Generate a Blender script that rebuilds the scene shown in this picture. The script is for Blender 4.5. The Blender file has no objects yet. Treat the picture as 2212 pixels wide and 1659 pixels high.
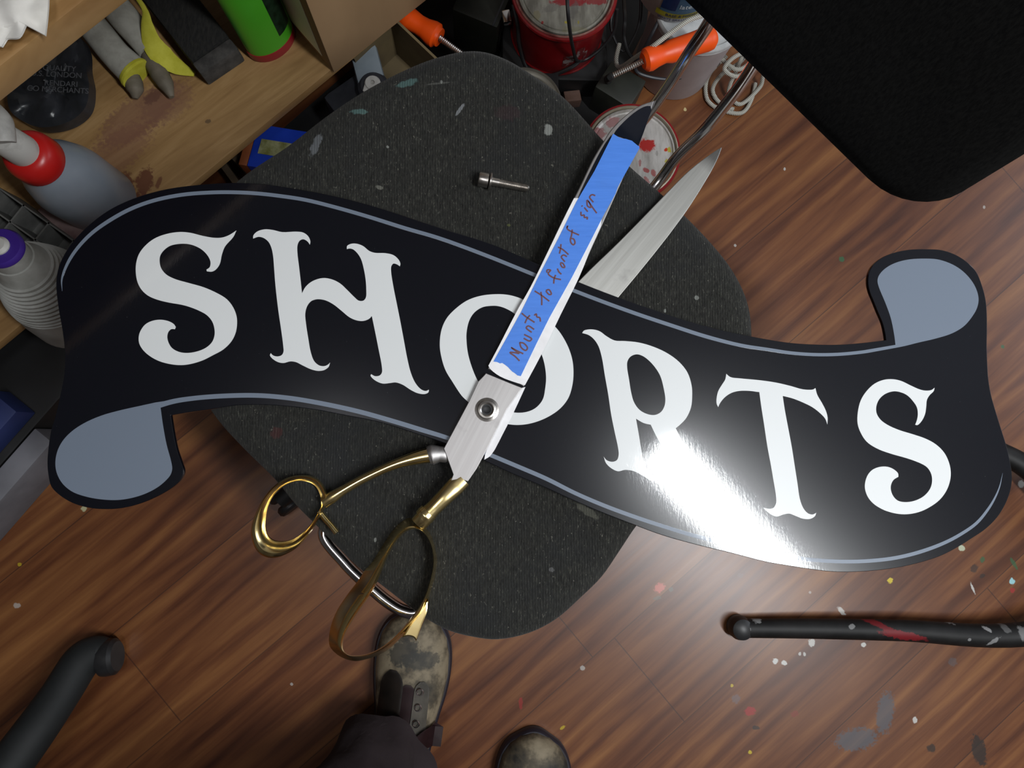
import bpy, bmesh, math, random
from mathutils import Vector, Matrix, Quaternion, noise
random.seed(7)
S = bpy.context.scene
COL = S.collection
PI = math.pi

# ------------------------------------------------------------------ camera, world, light
F = 1550.0; W, H = 2212.0, 1659.0
CAMZ = 1.30
NAD = (1030.0, 950.0)                      # where the plumb line under the camera lands
d_down = Vector(((NAD[0]-W/2)/F, (H/2-NAD[1])/F, -1)).normalized()
RQ = d_down.rotation_difference(Vector((0, 0, -1)))
cam_data = bpy.data.cameras.new('camera')
cam = bpy.data.objects.new('camera', cam_data); COL.objects.link(cam)
cam_data.sensor_width = 36; cam_data.lens = F/W*36; cam_data.clip_start = 0.02
cam.location = (0, 0, CAMZ); cam.rotation_mode = 'QUATERNION'; cam.rotation_quaternion = RQ
S.camera = cam
def P(x, y, z):
    """the point at height z that the photograph shows at pixel x, y"""
    d = RQ @ Vector(((x-W/2)/F, (H/2-y)/F, -1))
    t = (z-CAMZ)/d.z
    return Vector((d.x*t, d.y*t, z))
def ppm(z): return F/(CAMZ-z)               # pixels per metre at height z

wd = bpy.data.worlds.new('world'); S.world = wd; wd.use_nodes = True
wd.node_tree.nodes['Background'].inputs[0].default_value = (0.55, 0.6, 0.7, 1)
wd.node_tree.nodes['Background'].inputs[1].default_value = 0.05
def area(name, loc, rot, sx, sy, power, col=(1, 1, 1)):
    l = bpy.data.lights.new(name, 'AREA'); l.shape = 'RECTANGLE'; l.size = sx; l.size_y = sy
    l.energy = power; l.color = col
    o = bpy.data.objects.new(name, l); COL.objects.link(o); o.location = loc; o.rotation_euler = rot
    return o
LA = math.radians(-46)
LC = Vector((1.11, -0.47, 2.40))
area('ceiling_and_added_light', LC, (0, 0, LA), 1.20, 0.17, 42, (0.95, 0.98, 1.0))
LC2 = Vector((-0.40, -0.22, 2.40))
area('ceiling_and_added_light', LC2, (0, 0, LA), 0.60, 0.17, 5.5, (0.98, 0.98, 1.0))  # second fixture, added to brighten the gold handles and left of the sign
area('window_light', (2.52, 0.7, 1.4), (0, math.radians(90), 0), 1.1, 1.3, 13, (0.80, 0.88, 1.0))
S.view_settings.view_transform = 'Standard'; S.view_settings.look = 'None'
S.view_settings.gamma = 1; S.view_settings.use_curve_mapping = False
S.view_settings.exposure = 0.17

# ------------------------------------------------------------------ materials
def mat(name, col, rough=0.5, metal=0.0, coat=0.0, **kw):
    m = bpy.data.materials.new(name); m.use_nodes = True
    b = m.node_tree.nodes['Principled BSDF']
    b.inputs['Base Color'].default_value = (*col, 1)
    b.inputs['Roughness'].default_value = rough
    b.inputs['Metallic'].default_value = metal
    b.inputs['Coat Weight'].default_value = coat
    b.inputs['Coat Roughness'].default_value = 0.08
    for k, v in kw.items(): b.inputs[k].default_value = v
    return m
class NT:
    def __init__(s, m): s.t = m.node_tree; s.b = s.t.nodes['Principled BSDF']
    def n(s, ty, **kw):
        x = s.t.nodes.new(ty)
        for k, v in kw.items(): setattr(x, k, v)
        return x
    def l(s, a, b): s.t.links.new(a, b)
    def val(s, sock, v):
        if hasattr(v, 'links'): s.l(v, sock)
        else: sock.default_value = v
    def math(s, op, a, b=0.0, c=0.0, clamp=False):
        x = s.n('ShaderNodeMath', operation=op); x.use_clamp = clamp
        for i, v in enumerate((a, b, c)): s.val(x.inputs[i], v)
        return x.outputs[0]
    def mix(s, f, a, b, ty='MIX'):
        x = s.n('ShaderNodeMix', data_type='RGBA', blend_type=ty)
        s.val(x.inputs[0], f)
        for i, v in ((6, a), (7, b)):
            if hasattr(v, 'links'): s.l(v, x.inputs[i])
            else: x.inputs[i].default_value = (*v, 1)
        return x.outputs[2]
    def pos(s): return s.n('ShaderNodeNewGeometry').outputs['Position']
    def map(s, v, loc=(0,0,0), rot=(0,0,0), sc=(1,1,1), ty='POINT'):
        x = s.n('ShaderNodeMapping', vector_type=ty)
        s.l(v, x.inputs[0]); x.inputs[1].default_value = loc
        x.inputs[2].default_value = rot; x.inputs[3].default_value = sc
        return x.outputs[0]
    def noise(s, v, scale=5, det=4, rough=.5, dist=0):
        x = s.n('ShaderNodeTexNoise'); s.l(v, x.inputs['Vector'])
        x.inputs['Scale'].default_value = scale; x.inputs['Detail'].default_value = det
        x.inputs['Roughness'].default_value = rough; x.inputs['Distortion'].default_value = dist
        return x.outputs['Fac']
    def ramp(s, f, stops, interp='LINEAR'):
        x = s.n('ShaderNodeValToRGB'); s.l(f, x.inputs[0]); x.color_ramp.interpolation = interp
        e = x.color_ramp.elements
        while len(e) < len(stops): e.new(.5)
        for k, (p, c) in enumerate(stops):
            e[k].position = p; e[k].color = (*c, 1) if len(c) == 3 else c
        return x.outputs[0]
    def fr(s, f, a, b):                    # float ramp
        x = s.n('ShaderNodeMapRange', clamp=True); s.l(f, x.inputs[0])
        x.inputs[1].default_value = a; x.inputs[2].default_value = b
        return x.outputs[0]
    def bump(s, h, strength=.3, dist=.001):
        x = s.n('ShaderNodeBump'); x.inputs['Strength'].default_value = strength
        x.inputs['Distance'].default_value = dist; s.l(h, x.inputs['Height'])
        s.l(x.outputs[0], s.b.inputs['Normal']); return x
    def color(s, c): s.l(c, s.b.inputs['Base Color'])
    def spots(s, base, spots, z):
        """paint drips and stains: (px, py, rx, ry, angle, colour, strength) in the surface at height z"""
        p = s.pos(); c = base
        nz = s.noise(p, 160, 3, .6)
        nz = s.math('MULTIPLY_ADD', nz, 1.5, -.75)
        for (x, y, rx, ry, an, colr, st) in spots:
            q = P(x, y, z); k = 1/ppm(z)
            v = s.map(p, (q.x, q.y, q.z), (0, 0, math.radians(an)), (rx*k, ry*k, 1000), 'TEXTURE')
            ln = s.n('ShaderNodeVectorMath', operation='LENGTH'); s.l(v, ln.inputs[0])
            d = s.math('ADD', ln.outputs['Value'], nz)
            f = s.n('ShaderNodeMapRange', clamp=True); s.l(d, f.inputs[0])
            f.inputs[1].default_value = 1.15; f.inputs[2].default_value = .85
            f.inputs[3].default_value = 0; f.inputs[4].default_value = st
            c = s.mix(f.outputs[0], c, colr)
        return c

GA = math.radians(40)                       # direction of the boards in the floor
def make_floor_mat():
    m = mat('laminate', (.3, .15, .08), .33); t = NT(m)
    p = t.map(t.pos(), rot=(0, 0, -GA))
    sx = t.n('ShaderNodeSeparateXYZ'); t.l(p, sx.inputs[0])
    row = t.math('FLOOR', t.math('DIVIDE', t.math('ADD', sx.outputs[1], .045), .192))
    wn = t.n('ShaderNodeTexWhiteNoise', noise_dimensions='1D'); t.l(row, wn.inputs['W'])
    cb = t.n('ShaderNodeCombineXYZ')
    t.l(t.math('MULTIPLY_ADD', wn.outputs[0], 7.3, sx.outputs[0]), cb.inputs[0])
    t.l(sx.outputs[1], cb.inputs[1]); t.l(t.math('MULTIPLY', wn.outputs[0], 3.1), cb.inputs[2])
    v1 = t.map(cb.outputs[0], sc=(.75, 10, 1))
    n1 = t.noise(v1, 2.2, 5, .55, 1.1)
    n2 = t.noise(t.map(cb.outputs[0], sc=(1.6, 85, 1)), 2.0, 4, .6, .3)
    n3 = t.noise(t.map(cb.outputs[0], sc=(.5, 4.2, 1)), 3.0, 3, .5, 1.2)
    wv = t.n('ShaderNodeTexWave', wave_type='BANDS', bands_direction='Y')
    t.l(t.map(cb.outputs[0], sc=(.9, 3.2, 1)), wv.inputs[0]); wv.inputs['Scale'].default_value = 3.2
    wv.inputs['Distortion'].default_value = 5.5; wv.inputs['Detail'].default_value = 3
    wv.inputs['Detail Scale'].default_value = 1.3
    f = t.math('ADD', t.math('MULTIPLY', n1, .52), t.math('MULTIPLY', n2, .12))
    f = t.math('ADD', f, t.math('MULTIPLY', wv.outputs['Fac'], .07))
    f = t.math('ADD', f, t.math('MULTIPLY', n3, .34))
    c = t.ramp(f, [(.36, (.052, .013, .004)), (.46, (.098, .030, .010)), (.54, (.145, .050, .016)),
                   (.62, (.195, .076, .024)), (.73, (.27, .115, .036))])
    fy = t.math('FRACT', t.math('DIVIDE', t.math('ADD', sx.outputs[1], .045), .192))
    seam = t.math('LESS_THAN', fy, .010)
    bx = t.math('ADD', sx.outputs[0], t.math('MULTIPLY', wn.outputs[0], 1.2))
    fx = t.math('FRACT', t.math('DIVIDE', bx, 1.2)); seam2 = t.math('LESS_THAN', fx, .0018)
    sm = t.math('MAXIMUM', seam, seam2)
    c = t.mix(t.math('MULTIPLY', sm, .6), c, (.03, .012, .008))
    W_ = (.55, .55, .52); R_ = (.30, .02, .02); Y_ = (.55, .42, .02); G_ = (.03, .10, .04); B_ = (.30, .55, .58); K_ = (.02, .016, .014)
    GR = (.075, .085, .10)
    sp = [(1923, 1254, 6, 6, 0, Y_, 1), (1818, 560, 6, 6, 0, G_, .9), (2166, 749, 4, 4, 0, G_, .9),
          (2186, 1256, 6, 7, 0, B_, 1), (2187, 1275, 5, 6, 0, R_, .8), (2101, 1270, 2.5, 12, 20, W_, .8),
          (2077, 1184, 7, 6, 0, (.5, .55, .4), .8), (2122, 1209, 5, 6, 0, G_, .8), (2105, 1228, 9, 8, 40, K_, .7),
          (2122, 1244, 6, 4, 30, K_, .7), (2190, 1217, 4, 14, 30, G_, .8), (1818, 1320, 5, 11, 40, W_, .7),
          (1753, 1388, 7, 8, 0, W_, .8), (1865, 1393, 5, 5, 0, W_, .9), (1675, 1428, 6, 6, 0, W_, .9),
          (1694, 1432, 6, 5, 0, W_, .9), (1728, 1413, 3, 4, 0, W_, .7), (1738, 1413, 3, 4, 0, W_, .7),
          (1590, 1510, 9, 9, 0, (.12, .11, .13), .5), (1620, 1536, 11, 9, 20, R_, .8), (1717, 1542, 9, 6, 0, (.2, .03, .02), .6),
          (1632, 1572, 8, 4, 0, K_, .8), (1581, 1481, 3, 4, 0, Y_, .7), (1620, 1625, 4, 4, 0, Y_, .8),
          (1977, 1556, 5, 7, 0, W_, .8), (2012, 1616, 10, 8, 0, K_, .8), (2115, 1620, 15, 32, 10, K_, .85),
          (1850, 1597, 44, 22, 8, GR, .75), (1912, 1540, 18, 42, -12, GR, .75), (2058, 1430, 10, 9, 0, GR, .4),
          (1425, 1270, 12, 9, 30, (.55, .14, .11), .7), (1449, 1273, 5, 5, 0, (.1, .1, .08), .7), (1420, 1292, 8, 4, 10, (.1, .1, .08), .6),
          (1600, 1243, 6, 5, 0, (.1, .05, .04), .6), (1125, 1519, 4, 12, 0, R_, .6), (1258, 1443, 5, 5, 0, W_, .5),
          (182, 1098, 6, 6, 0, (.5, .5, .3), .8), (42, 1219, 4, 4, 0, Y_, .6), (36, 1308, 7, 5, 0, W_, .5),
          (630, 1478, 3, 3, 0, W_, .5), (1695, 365, 2.5, 3.5, 0, W_, .7), (1588, 530, 3, 3, 0, W_, .6), (2126, 448, 3, 4, 0, W_, .5),
          (1480, 236, 3, 4, 0, (.6, .5, .25), .8), (1215, 1572, 6, 3, 30, Y_, .6), (2206, 1045, 7, 8, 0, W_, .8),
          (1750, 1280, 3, 3, 0, W_, .4), (1880, 1190, 4, 3, 0, G_, .5), (960, 1460, 3, 3, 0, W_, .3)]
    c = t.spots(c, sp, 0)
    t.color(c); t.b.inputs['Coat Weight'].default_value = .60; t.b.inputs['Coat Roughness'].default_value = .30; t.b.inputs['Specular IOR Level'].default_value = .25
    t.l(t.math('MULTIPLY_ADD', n2, .16, .34), t.b.inputs['Roughness'])
    t.bump(t.math('SUBTRACT', n2, t.math('MULTIPLY', sm, 2.0)), .12, .0006)
    return m
M = {}
M['floor'] = make_floor_mat()
def noisy(name, c1, c2, scale, rough=.6, stretch=(1, 1, 1), metal=0, coat=0, bump=0, lo=.35, hi=.65, det=4, bdist=.001, **kw):
    m = mat(name, c1, rough, metal, coat, **kw); t = NT(m)
    n = t.noise(t.map(t.pos(), sc=stretch), scale, det, .6)
    t.color(t.ramp(n, [(lo, c1), (hi, c2)]))
    if bump: t.bump(n, bump, bdist)
    return m
def seat_mat():
    m = mat('grey_fabric', (.04, .04, .04), .92); t = NT(m)
    m.node_tree.nodes['Principled BSDF'].inputs['Sheen Weight'].default_value = .08; m.node_tree.nodes['Principled BSDF'].inputs['Specular IOR Level'].default_value = .2
    p = t.pos()
    n1 = t.noise(t.map(p, sc=(640, 170, 1)), 1, 3, .7)
    n2 = t.noise(p, 9, 4, .6)
    n3 = t.noise(t.map(p, sc=(1, .6, 1)), 330, 2, .8)
    w = t.n('ShaderNodeTexWave', wave_type='BANDS', bands_direction='X'); t.l(p, w.inputs[0])
    w.inputs['Scale'].default_value = 105; w.inputs['Distortion'].default_value = 2.2; w.inputs['Detail Scale'].default_value = 3
    c = t.ramp(n1, [(.32, (.008, .008, .007)), (.60, (.029, .029, .025)), (.80, (.115, .113, .09))])
    c = t.mix(t.math('MULTIPLY', w.outputs['Fac'], .45), c, (.018, .018, .018))
    c = t.mix(t.fr(n2, .48, .75), c, (.018, .019, .020))
    c = t.mix(t.math('MULTIPLY', t.fr(n3, .66, .74), .35), c, (.30, .29, .24))
    D = (.09, .17, .16); L = (.24, .25, .23)
    sp = [(880, 178, 26, 8, 20, D, .55), (775, 240, 17, 6, 0, D, .6), (682, 312, 9, 26, -18, (.14, .15, .16), .6),
          (993, 233, 3.5, 17, -35, (.2, .21, .22), .7), (1185, 278, 9, 12, 10, L, .8), (836, 313, 3, 3, 0, L, .7),
          (818, 400, 8, 4, -20, (.2, .2, .17), .5), (1508, 642, 5, 5, 0, L, .6), (1440, 669, 3, 5, 0, L, .7),
          (810, 1167, 3, 5, 0, L, .6), (1192, 1232, 6, 5, 0, (.12, .12, .12), .6), (950, 178, 30, 2, 8, (.1, .1, .09), .5),
          (595, 935, 12, 12, 0, (.06, .018, .018), .5), (1270, 1105, 30, 8, -35, (.10, .10, .08), .5),
          (953, 175, 3, 4, 0, L, .5), (1100, 480, 4, 3, 0, (.10, .11, .04), .6), (1098, 240, 30, 16, 0, (.045, .022, .025), .35)]
    c = t.spots(c, sp, .474)
    t.color(c); t.bump(t.math('ADD', n1, w.outputs['Fac']), .6, .0006)
    return m
M['seat'] = seat_mat()
M['back'] = noisy('shade_darkened_fabric', (.0035, .0035, .0035), (.009, .009, .0085), 1, .95, (520, 520, 140), bump=.4, bdist=.0006, **{'Specular IOR Level': .12})  # same fabric as the seat, with the backrest's shade put into the colour
M['black_plastic'] = noisy('black_plastic', (.010, .010, .011), (.018, .018, .019), 40, .45)
M['black_satin'] = noisy('black_satin', (.006, .006, .006), (.012, .012, .013), 14, .6)
M['chrome'] = noisy('chrome', (.80, .79, .80), (.70, .68, .68), 30, .16, metal=1)
def steel(name, c1, c2, rough, an):
    m = mat(name, c1, rough, 1); t = NT(m)
    p = t.map(t.map(t.pos(), rot=(0, 0, -math.radians(an))), sc=(6, 340, 1))
    n = t.noise(p, 1, 3, .6); n2 = t.noise(t.pos(), 22, 4, .6)
    c = t.ramp(n, [(.3, c1), (.7, c2)])
    c = t.mix(t.math('MULTIPLY', t.fr(n2, .62, .74), .35), c, (.15, .14, .14)); t.color(c)
    t.l(t.math('MULTIPLY_ADD', n, .12, rough-.06), t.b.inputs['Roughness'])
    t.bump(n, .08, .0002); return m
M['steel'] = steel('brushed_steel', (.36, .345, .34), (.44, .425, .42), .50, 63)
M['blade'] = steel('silver_blade', (.40, .395, .37), (.47, .465, .44), .48, 50)
M['bolt'] = noisy('bolt_steel', (.72, .69, .64), (.50, .47, .44), 120, .30, metal=1)
M['gold'] = noisy('gold', (.95, .77, .38), (.90, .70, .32), 60, .22, metal=1, lo=.4, hi=.6, det=2)
M['tip'] = mat('dark_reflection_steel', (.008, .010, .016), .12, 0, .6)  # dark reflection in the mirror steel, painted in as base colour
def sign_mat(name, col, rough=.25, coat=1.0):
    m = mat(name, col, rough, 0, coat); t = NT(m); b = t.b
    p = t.pos()
    n = t.noise(t.map(p, rot=(0, 0, .12), sc=(420, 120, 1)), 1, 3, .65)
    n2 = t.noise(p, 30, 3, .5)
    dust = t.noise(p, 420, 2, .9)
    t.color(t.mix(t.math('MULTIPLY', t.fr(dust, .74, .80), .30), col, (.25, .27, .29)))
    bp = t.n('ShaderNodeBump'); bp.inputs['Strength'].default_value = .11; bp.inputs['Distance'].default_value = .00030
    t.l(n, bp.inputs['Height']); t.l(bp.outputs[0], b.inputs['Coat Normal'])
    b.inputs['Coat Roughness'].default_value = .065; b.inputs['Coat IOR'].default_value = 1.42
    b.inputs['Specular IOR Level'].default_value = .25
    return m
M['sign_black'] = sign_mat('sign_black', (.0036, .0044, .0075), .22)
M['sign_white'] = sign_mat('sign_white', (.74, .76, .76), .35)
M['sign_grey'] = sign_mat('sign_grey', (.165, .20, .255), .35)
M['paper'] = noisy('white_paper', (.80, .79, .80), (.90, .89, .90), 60, .5)
def tape_mat():
    m = mat('blue_tape', (.06, .22, .72), .6); t = NT(m)
    n = t.noise(t.map(t.pos(), rot=(0, 0, -1.1), sc=(30, 300, 1)), 1, 3, .6)
    n2 = t.noise(t.pos(), 26, 3, .6)
    c = t.ramp(n, [(.3, (.055, .205, .70)), (.7, (.070, .240, .78))])
    c = t.mix(t.math('MULTIPLY', t.fr(n2, .5, .75), .35), c, (.07, .20, .58)); t.color(c)
    t.bump(n, .25, .0003); return m
M['tape'] = tape_mat()
M['ink'] = mat('brown_ink', (.13, .05, .065), .6)
def wood(name, c1, c2, c3, an, sc=1.0, rough=.55, spots=None, z=0):
    m = mat(name, c2, rough); t = NT(m)
    p = t.map(t.pos(), rot=(0, 0, -math.radians(an)))
    n1 = t.noise(t.map(p, sc=(2*sc, 22*sc, 6)), 2.5, 4, .6, .8)
    n2 = t.noise(p, 9, 4, .6)
    c = t.ramp(n1, [(.32, c1), (.52, c2), (.72, c3)])
    c = t.mix(t.math('MULTIPLY', t.fr(n2, .5, .8), .5), c, c1)
    if spots: c = t.spots(c, spots, z)
    t.color(c); t.bump(n1, .15, .0006); return m
BE = 38.5
M['worktop'] = wood('worktop_wood', (.20, .10, .03), (.31, .175, .065), (.39, .24, .10), BE, rough=.45)
ST = (.12, .035, .015)
M['shelf'] = wood('shelf_wood', (.24, .13, .045), (.32, .185, .070), (.40, .245, .105), BE, rough=.55, z=.20,
    spots=[(272, 400, 17, 30, 10, ST, .9), (300, 440, 25, 26, 0, ST, .9), (313, 392, 17, 30, -10, ST, .9), (343, 395, 5, 14, -20, ST, .8),
           (248, 385, 9, 20, 0, ST, .7), (300, 250, 100, 42, 40, (.17, .075, .055), .55), (360, 220, 60, 42, 40, (.17, .075, .055), .45),
           (450, 262, 6, 5, 30, (.10, .06, .03), .8), (250, 330, 90, 40, 40, (.18, .075, .05), .5), (330, 210, 22, 12, 40, (.10, .04, .03), .6)])

# ------------------------------------------------------------------ helpers
def tag(o, label=None, cat=None, group=None, kind=None):
    if label: o['label'] = label
    if cat: o['category'] = cat
    if group: o['group'] = group
    if kind: o['kind'] = kind
    return o
def empty(name, loc, label, cat, group=None):
    o = bpy.data.objects.new(name, None); COL.objects.link(o); o.location = loc; o.empty_display_size = .02
    o['_w'] = [float(c) for c in loc]
    return tag(o, label, cat, group)
WORLDLOC = {}
def put(name, me, m, parent=None, smooth=True, keep=False):
    """link a mesh whose vertices are in world space; origin goes to its base"""
    if keep: c = Vector((0, 0, 0))
    else:
        xs = [v.co for v in me.vertices]
        c = Vector(((min(v.x for v in xs)+max(v.x for v in xs))/2, (min(v.y for v in xs)+max(v.y for v in xs))/2, min(v.z for v in xs)))
    me.transform(Matrix.Translation(-c))
    o = bpy.data.objects.new(name, me); COL.objects.link(o)
    for mm in (m if isinstance(m, (list, tuple)) else [m]): me.materials.append(mm)
    if parent: o.parent = parent; o.location = c-WORLDLOC.get(parent.name, Vector(parent.location))
    else: o.location = c
    WORLDLOC[o.name] = c
    if smooth:
        for p in me.polygons: p.use_smooth = True
        try: me.set_sharp_from_angle(angle=math.radians(38))
        except Exception: pass
    return o
def bm_put(name, bm, m, parent=None, smooth=True, keep=False):
    bmesh.ops.recalc_face_normals(bm, faces=bm.faces)
    me = bpy.data.meshes.new(name); bm.to_mesh(me); bm.free()
    return put(name, me, m, parent, smooth, keep)
def cr(pts, n=6, closed=True):
    """Catmull-Rom through pts; a point with a third truthy entry is a sharp corner"""
    N = len(pts); out = []
    co = [Vector(p[:2]) for p in pts]; sh = [len(p) > 2 and bool(p[2]) for p in pts]
    for i in range(N if closed else N-1):
        p1, p2 = co[i], co[(i+1) % N]
        if closed or i > 0: p0 = co[(i-1) % N]
        else: p0 = p1*2-p2
        if closed or i < N-2: p3 = co[(i+2) % N]
        else: p3 = p2*2-p1
        if sh[i]: p0 = p1+(p1-p2)*.35
        if sh[(i+1) % N]: p3 = p2+(p2-p1)*.35
        t0 = 0.; a = .5
        t1 = t0+max((p1-p0).length, 1e-6)**a; t2 = t1+max((p2-p1).length, 1e-6)**a; t3 = t2+max((p3-p2).length, 1e-6)**a
        for k in range(n):
            t = t1+(t2-t1)*k/n
            A1 = p0*((t1-t)/(t1-t0))+p1*((t-t0)/(t1-t0)); A2 = p1*((t2-t)/(t2-t1))+p2*((t-t1)/(t2-t1)); A3 = p2*((t3-t)/(t3-t2))+p3*((t-t2)/(t3-t2))
            B1 = A1*((t2-t)/(t2-t0))+A2*((t-t0)/(t2-t0)); B2 = A2*((t3-t)/(t3-t1))+A3*((t-t1)/(t3-t1))
            out.append(B1*((t2-t)/(t2-t1))+B2*((t-t1)/(t2-t1)))
    if not closed: out.append(co[-1])
    return out
def cr3(pts, n=8):
    N = len(pts); out = []; co = [Vector(p) for p in pts]
    for i in range(N-1):
        p1, p2 = co[i], co[i+1]
        p0 = co[i-1] if i else p1*2-p2; p3 = co[i+2] if i < N-2 else p2*2-p1
        for k in range(n):
            t = k/n
            out.append(.5*((2*p1)+(p2-p0)*t+(2*p0-5*p1+4*p2-p3)*t*t+(3*p1-p0-3*p2+p3)*t**3))
    out.append(co[-1]); return out
def zc(x0, y0, pts, s=4.0):
    return [((x0+p[0]/s), (y0+p[1]/s), *(p[2:])) for p in pts]
def lp(pts, z, n=6, smooth=True):
    q = cr(pts, n) if smooth else [Vector(p[:2]) for p in pts]
    return [P(a.x, a.y, z).to_2d() for a in q]
def plate(name, loops, z0, z1, m, parent=None, bevel=0.0, keep=False):
    """flat shape cut from sheet: loops of world xy (outline and holes), from z0 to z1"""
    cu = bpy.data.curves.new(name, 'CURVE'); cu.dimensions = '2D'; cu.fill_mode = 'BOTH'
    h = (z1-z0)/2; cu.extrude = max(h-bevel, 0); cu.bevel_depth = bevel; cu.bevel_resolution = 1
    if bevel: cu.offset = -bevel
    for L in loops:
        s = cu.splines.new('POLY'); s.points.add(len(L)-1); s.use_cyclic_u = True
        for k, p in enumerate(L): s.points[k].co = (p.x, p.y, 0, 1)
    o = bpy.data.objects.new(name, cu); COL.objects.link(o)
    dg = bpy.context.evaluated_depsgraph_get()
    me = bpy.data.meshes.new_from_object(o.evaluated_get(dg))
    bpy.data.objects.remove(o); bpy.data.curves.remove(cu)
    me.transform(Matrix.Translation((0, 0, (z0+z1)/2)))
    me.materials.clear()
    bm = bmesh.new(); bm.from_mesh(me); bmesh.ops.remove_doubles(bm, verts=bm.verts, dist=1e-6); bm.to_mesh(me); bm.free()
    me.name = name
    r = put(name, me, m, parent, True, keep)
    for p in me.polygons:
        if abs(p.normal.z) > .985: p.use_smooth = False
    return r
def sweep(bm, pts, ra, rb=None, seg=14, cap=True, up=None):
    """tube along pts; ra/rb = radius across / radius towards 'up' (number or list)"""
    n = len(pts); rb = ra if rb is None else rb
    ra = ra if isinstance(ra, (list, tuple)) else [ra]*n
    rb = rb if isinstance(rb, (list, tuple)) else [rb]*n
    rings = []; prev = Vector(up) if up else None
    for i, p in enumerate(pts):
        t = (pts[min(i+1, n-1)]-pts[max(i-1, 0)]).normalized()
        if prev is None:
            prev = Vector((0, 0, 1)) if abs(t.z) < .9 else Vector((1, 0, 0))
        ref = Vector(up) if up else prev
        v = (ref-t*ref.dot(t)).normalized(); u = t.cross(v); prev = v
        rings.append([bm.verts.new(p+u*ra[i]*math.cos(a)+v*rb[i]*math.sin(a)) for a in [2*PI*k/seg for k in range(seg)]])
    for i in range(n-1):
        for k in range(seg):
            bm.faces.new((rings[i][k], rings[i][(k+1) % seg], rings[i+1][(k+1) % seg], rings[i+1][k]))
    if cap:
        bm.faces.new(rings[0][::-1]); bm.faces.new(rings[-1])
    return rings
def lerp_list(vals, n):
    out = []; m = len(vals)-1
    for i in range(n):
        f = i/(n-1)*m; k = min(int(f), m-1); out.append(vals[k]+(vals[k+1]-vals[k])*(f-k))
    return out
def tube(name, pts, r, m, parent=None, seg=14, n=8, smooth_path=True, rb=None, up=None):
    bm = bmesh.new(); q = cr3(pts, n) if smooth_path else [Vector(p) for p in pts]
    R = lerp_list(r, len(q)) if isinstance(r, (list, tuple)) else r
    RB = lerp_list(rb, len(q)) if isinstance(rb, (list, tuple)) else rb
    sweep(bm, q, R, RB, seg, True, up)
    return bm_put(name, bm, m, parent)
def lathe(bm, prof, c, axis=(0, 0, 1), seg=48, sx=1, sy=1, ref=None):
    ax = Vector(axis).normalized()
    q = Vector((0, 0, 1)).rotation_difference(ax)
    rings = []
    for (r, h) in prof:
        if r <= 1e-6: rings.append([bm.verts.new(Vector(c)+q @ Vector((0, 0, h)))])
        else: rings.append([bm.verts.new(Vector(c)+q @ Vector((r*sx*math.cos(2*PI*k/seg), r*sy*math.sin(2*PI*k/seg), h))) for k in range(seg)])
    for a, b in zip(rings, rings[1:]):
        for k in range(seg):
            k2 = (k+1) % seg
            if len(a) == 1 and len(b) == 1: continue
            if len(a) == 1: bm.faces.new((a[0], b[k2], b[k]))
            elif len(b) == 1: bm.faces.new((a[k], a[k2], b[0]))
            else: bm.faces.new((a[k], a[k2], b[k2], b[k]))
def turned(name, prof, c, m, parent=None, axis=(0, 0, 1), seg=48, sx=1, sy=1):
    bm = bmesh.new(); lathe(bm, prof, c, axis, seg, sx, sy); return bm_put(name, bm, m, parent)
def obox(bm, o, u, v, w, bev=0.0):
    """box from corner o along vectors u, v, w"""
    o, u, v, w = Vector(o), Vector(u), Vector(v), Vector(w)
    vs = [bm.verts.new(o+a*u+b*v+c*w) for c in (0, 1) for b in (0, 1) for a in (0, 1)]
    fs = [bm.faces.new([vs[i] for i in f]) for f in ((0, 2, 3, 1), (4, 5, 7, 6), (0, 1, 5, 4), (2, 6, 7, 3), (0, 4, 6, 2), (1, 3, 7, 5))]
    if bev:
        es = list({e for f in fs for e in f.edges})
        bmesh.ops.bevel(bm, geom=es, offset=bev, segments=2, affect='EDGES', profile=.6)
def box(name, o, u, v, w, m, parent=None, bev=0.0):
    bm = bmesh.new(); obox(bm, o, u, v, w, bev); return bm_put(name, bm, m, parent)
def loft(bm, loops, close_v=True, cap=False):
    R = [[bm.verts.new(p) for p in L] for L in loops]; n = len(R[0]); m = len(R)
    for i in range(m if close_v else m-1):
        a, b = R[i], R[(i+1) % m]
        for k in range(n): bm.faces.new((a[k], a[(k+1) % n], b[(k+1) % n], b[k]))
    if cap: bm.faces.new(R[0][::-1]); bm.faces.new(R[-1])
def inset(loop, d):
    n = len(loop); A = sum(loop[i].x*loop[(i+1) % n].y-loop[(i+1) % n].x*loop[i].y for i in range(n)); s = 1 if A > 0 else -1
    out = []
    for i in range(n):
        t = (loop[(i+2) % n]-loop[(i-2) % n]); t.normalize(); out.append(loop[i]+Vector((-t.y, t.x))*s*d)
    return out
def v3(p, z): return Vector((p.x, p.y, z))

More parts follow.
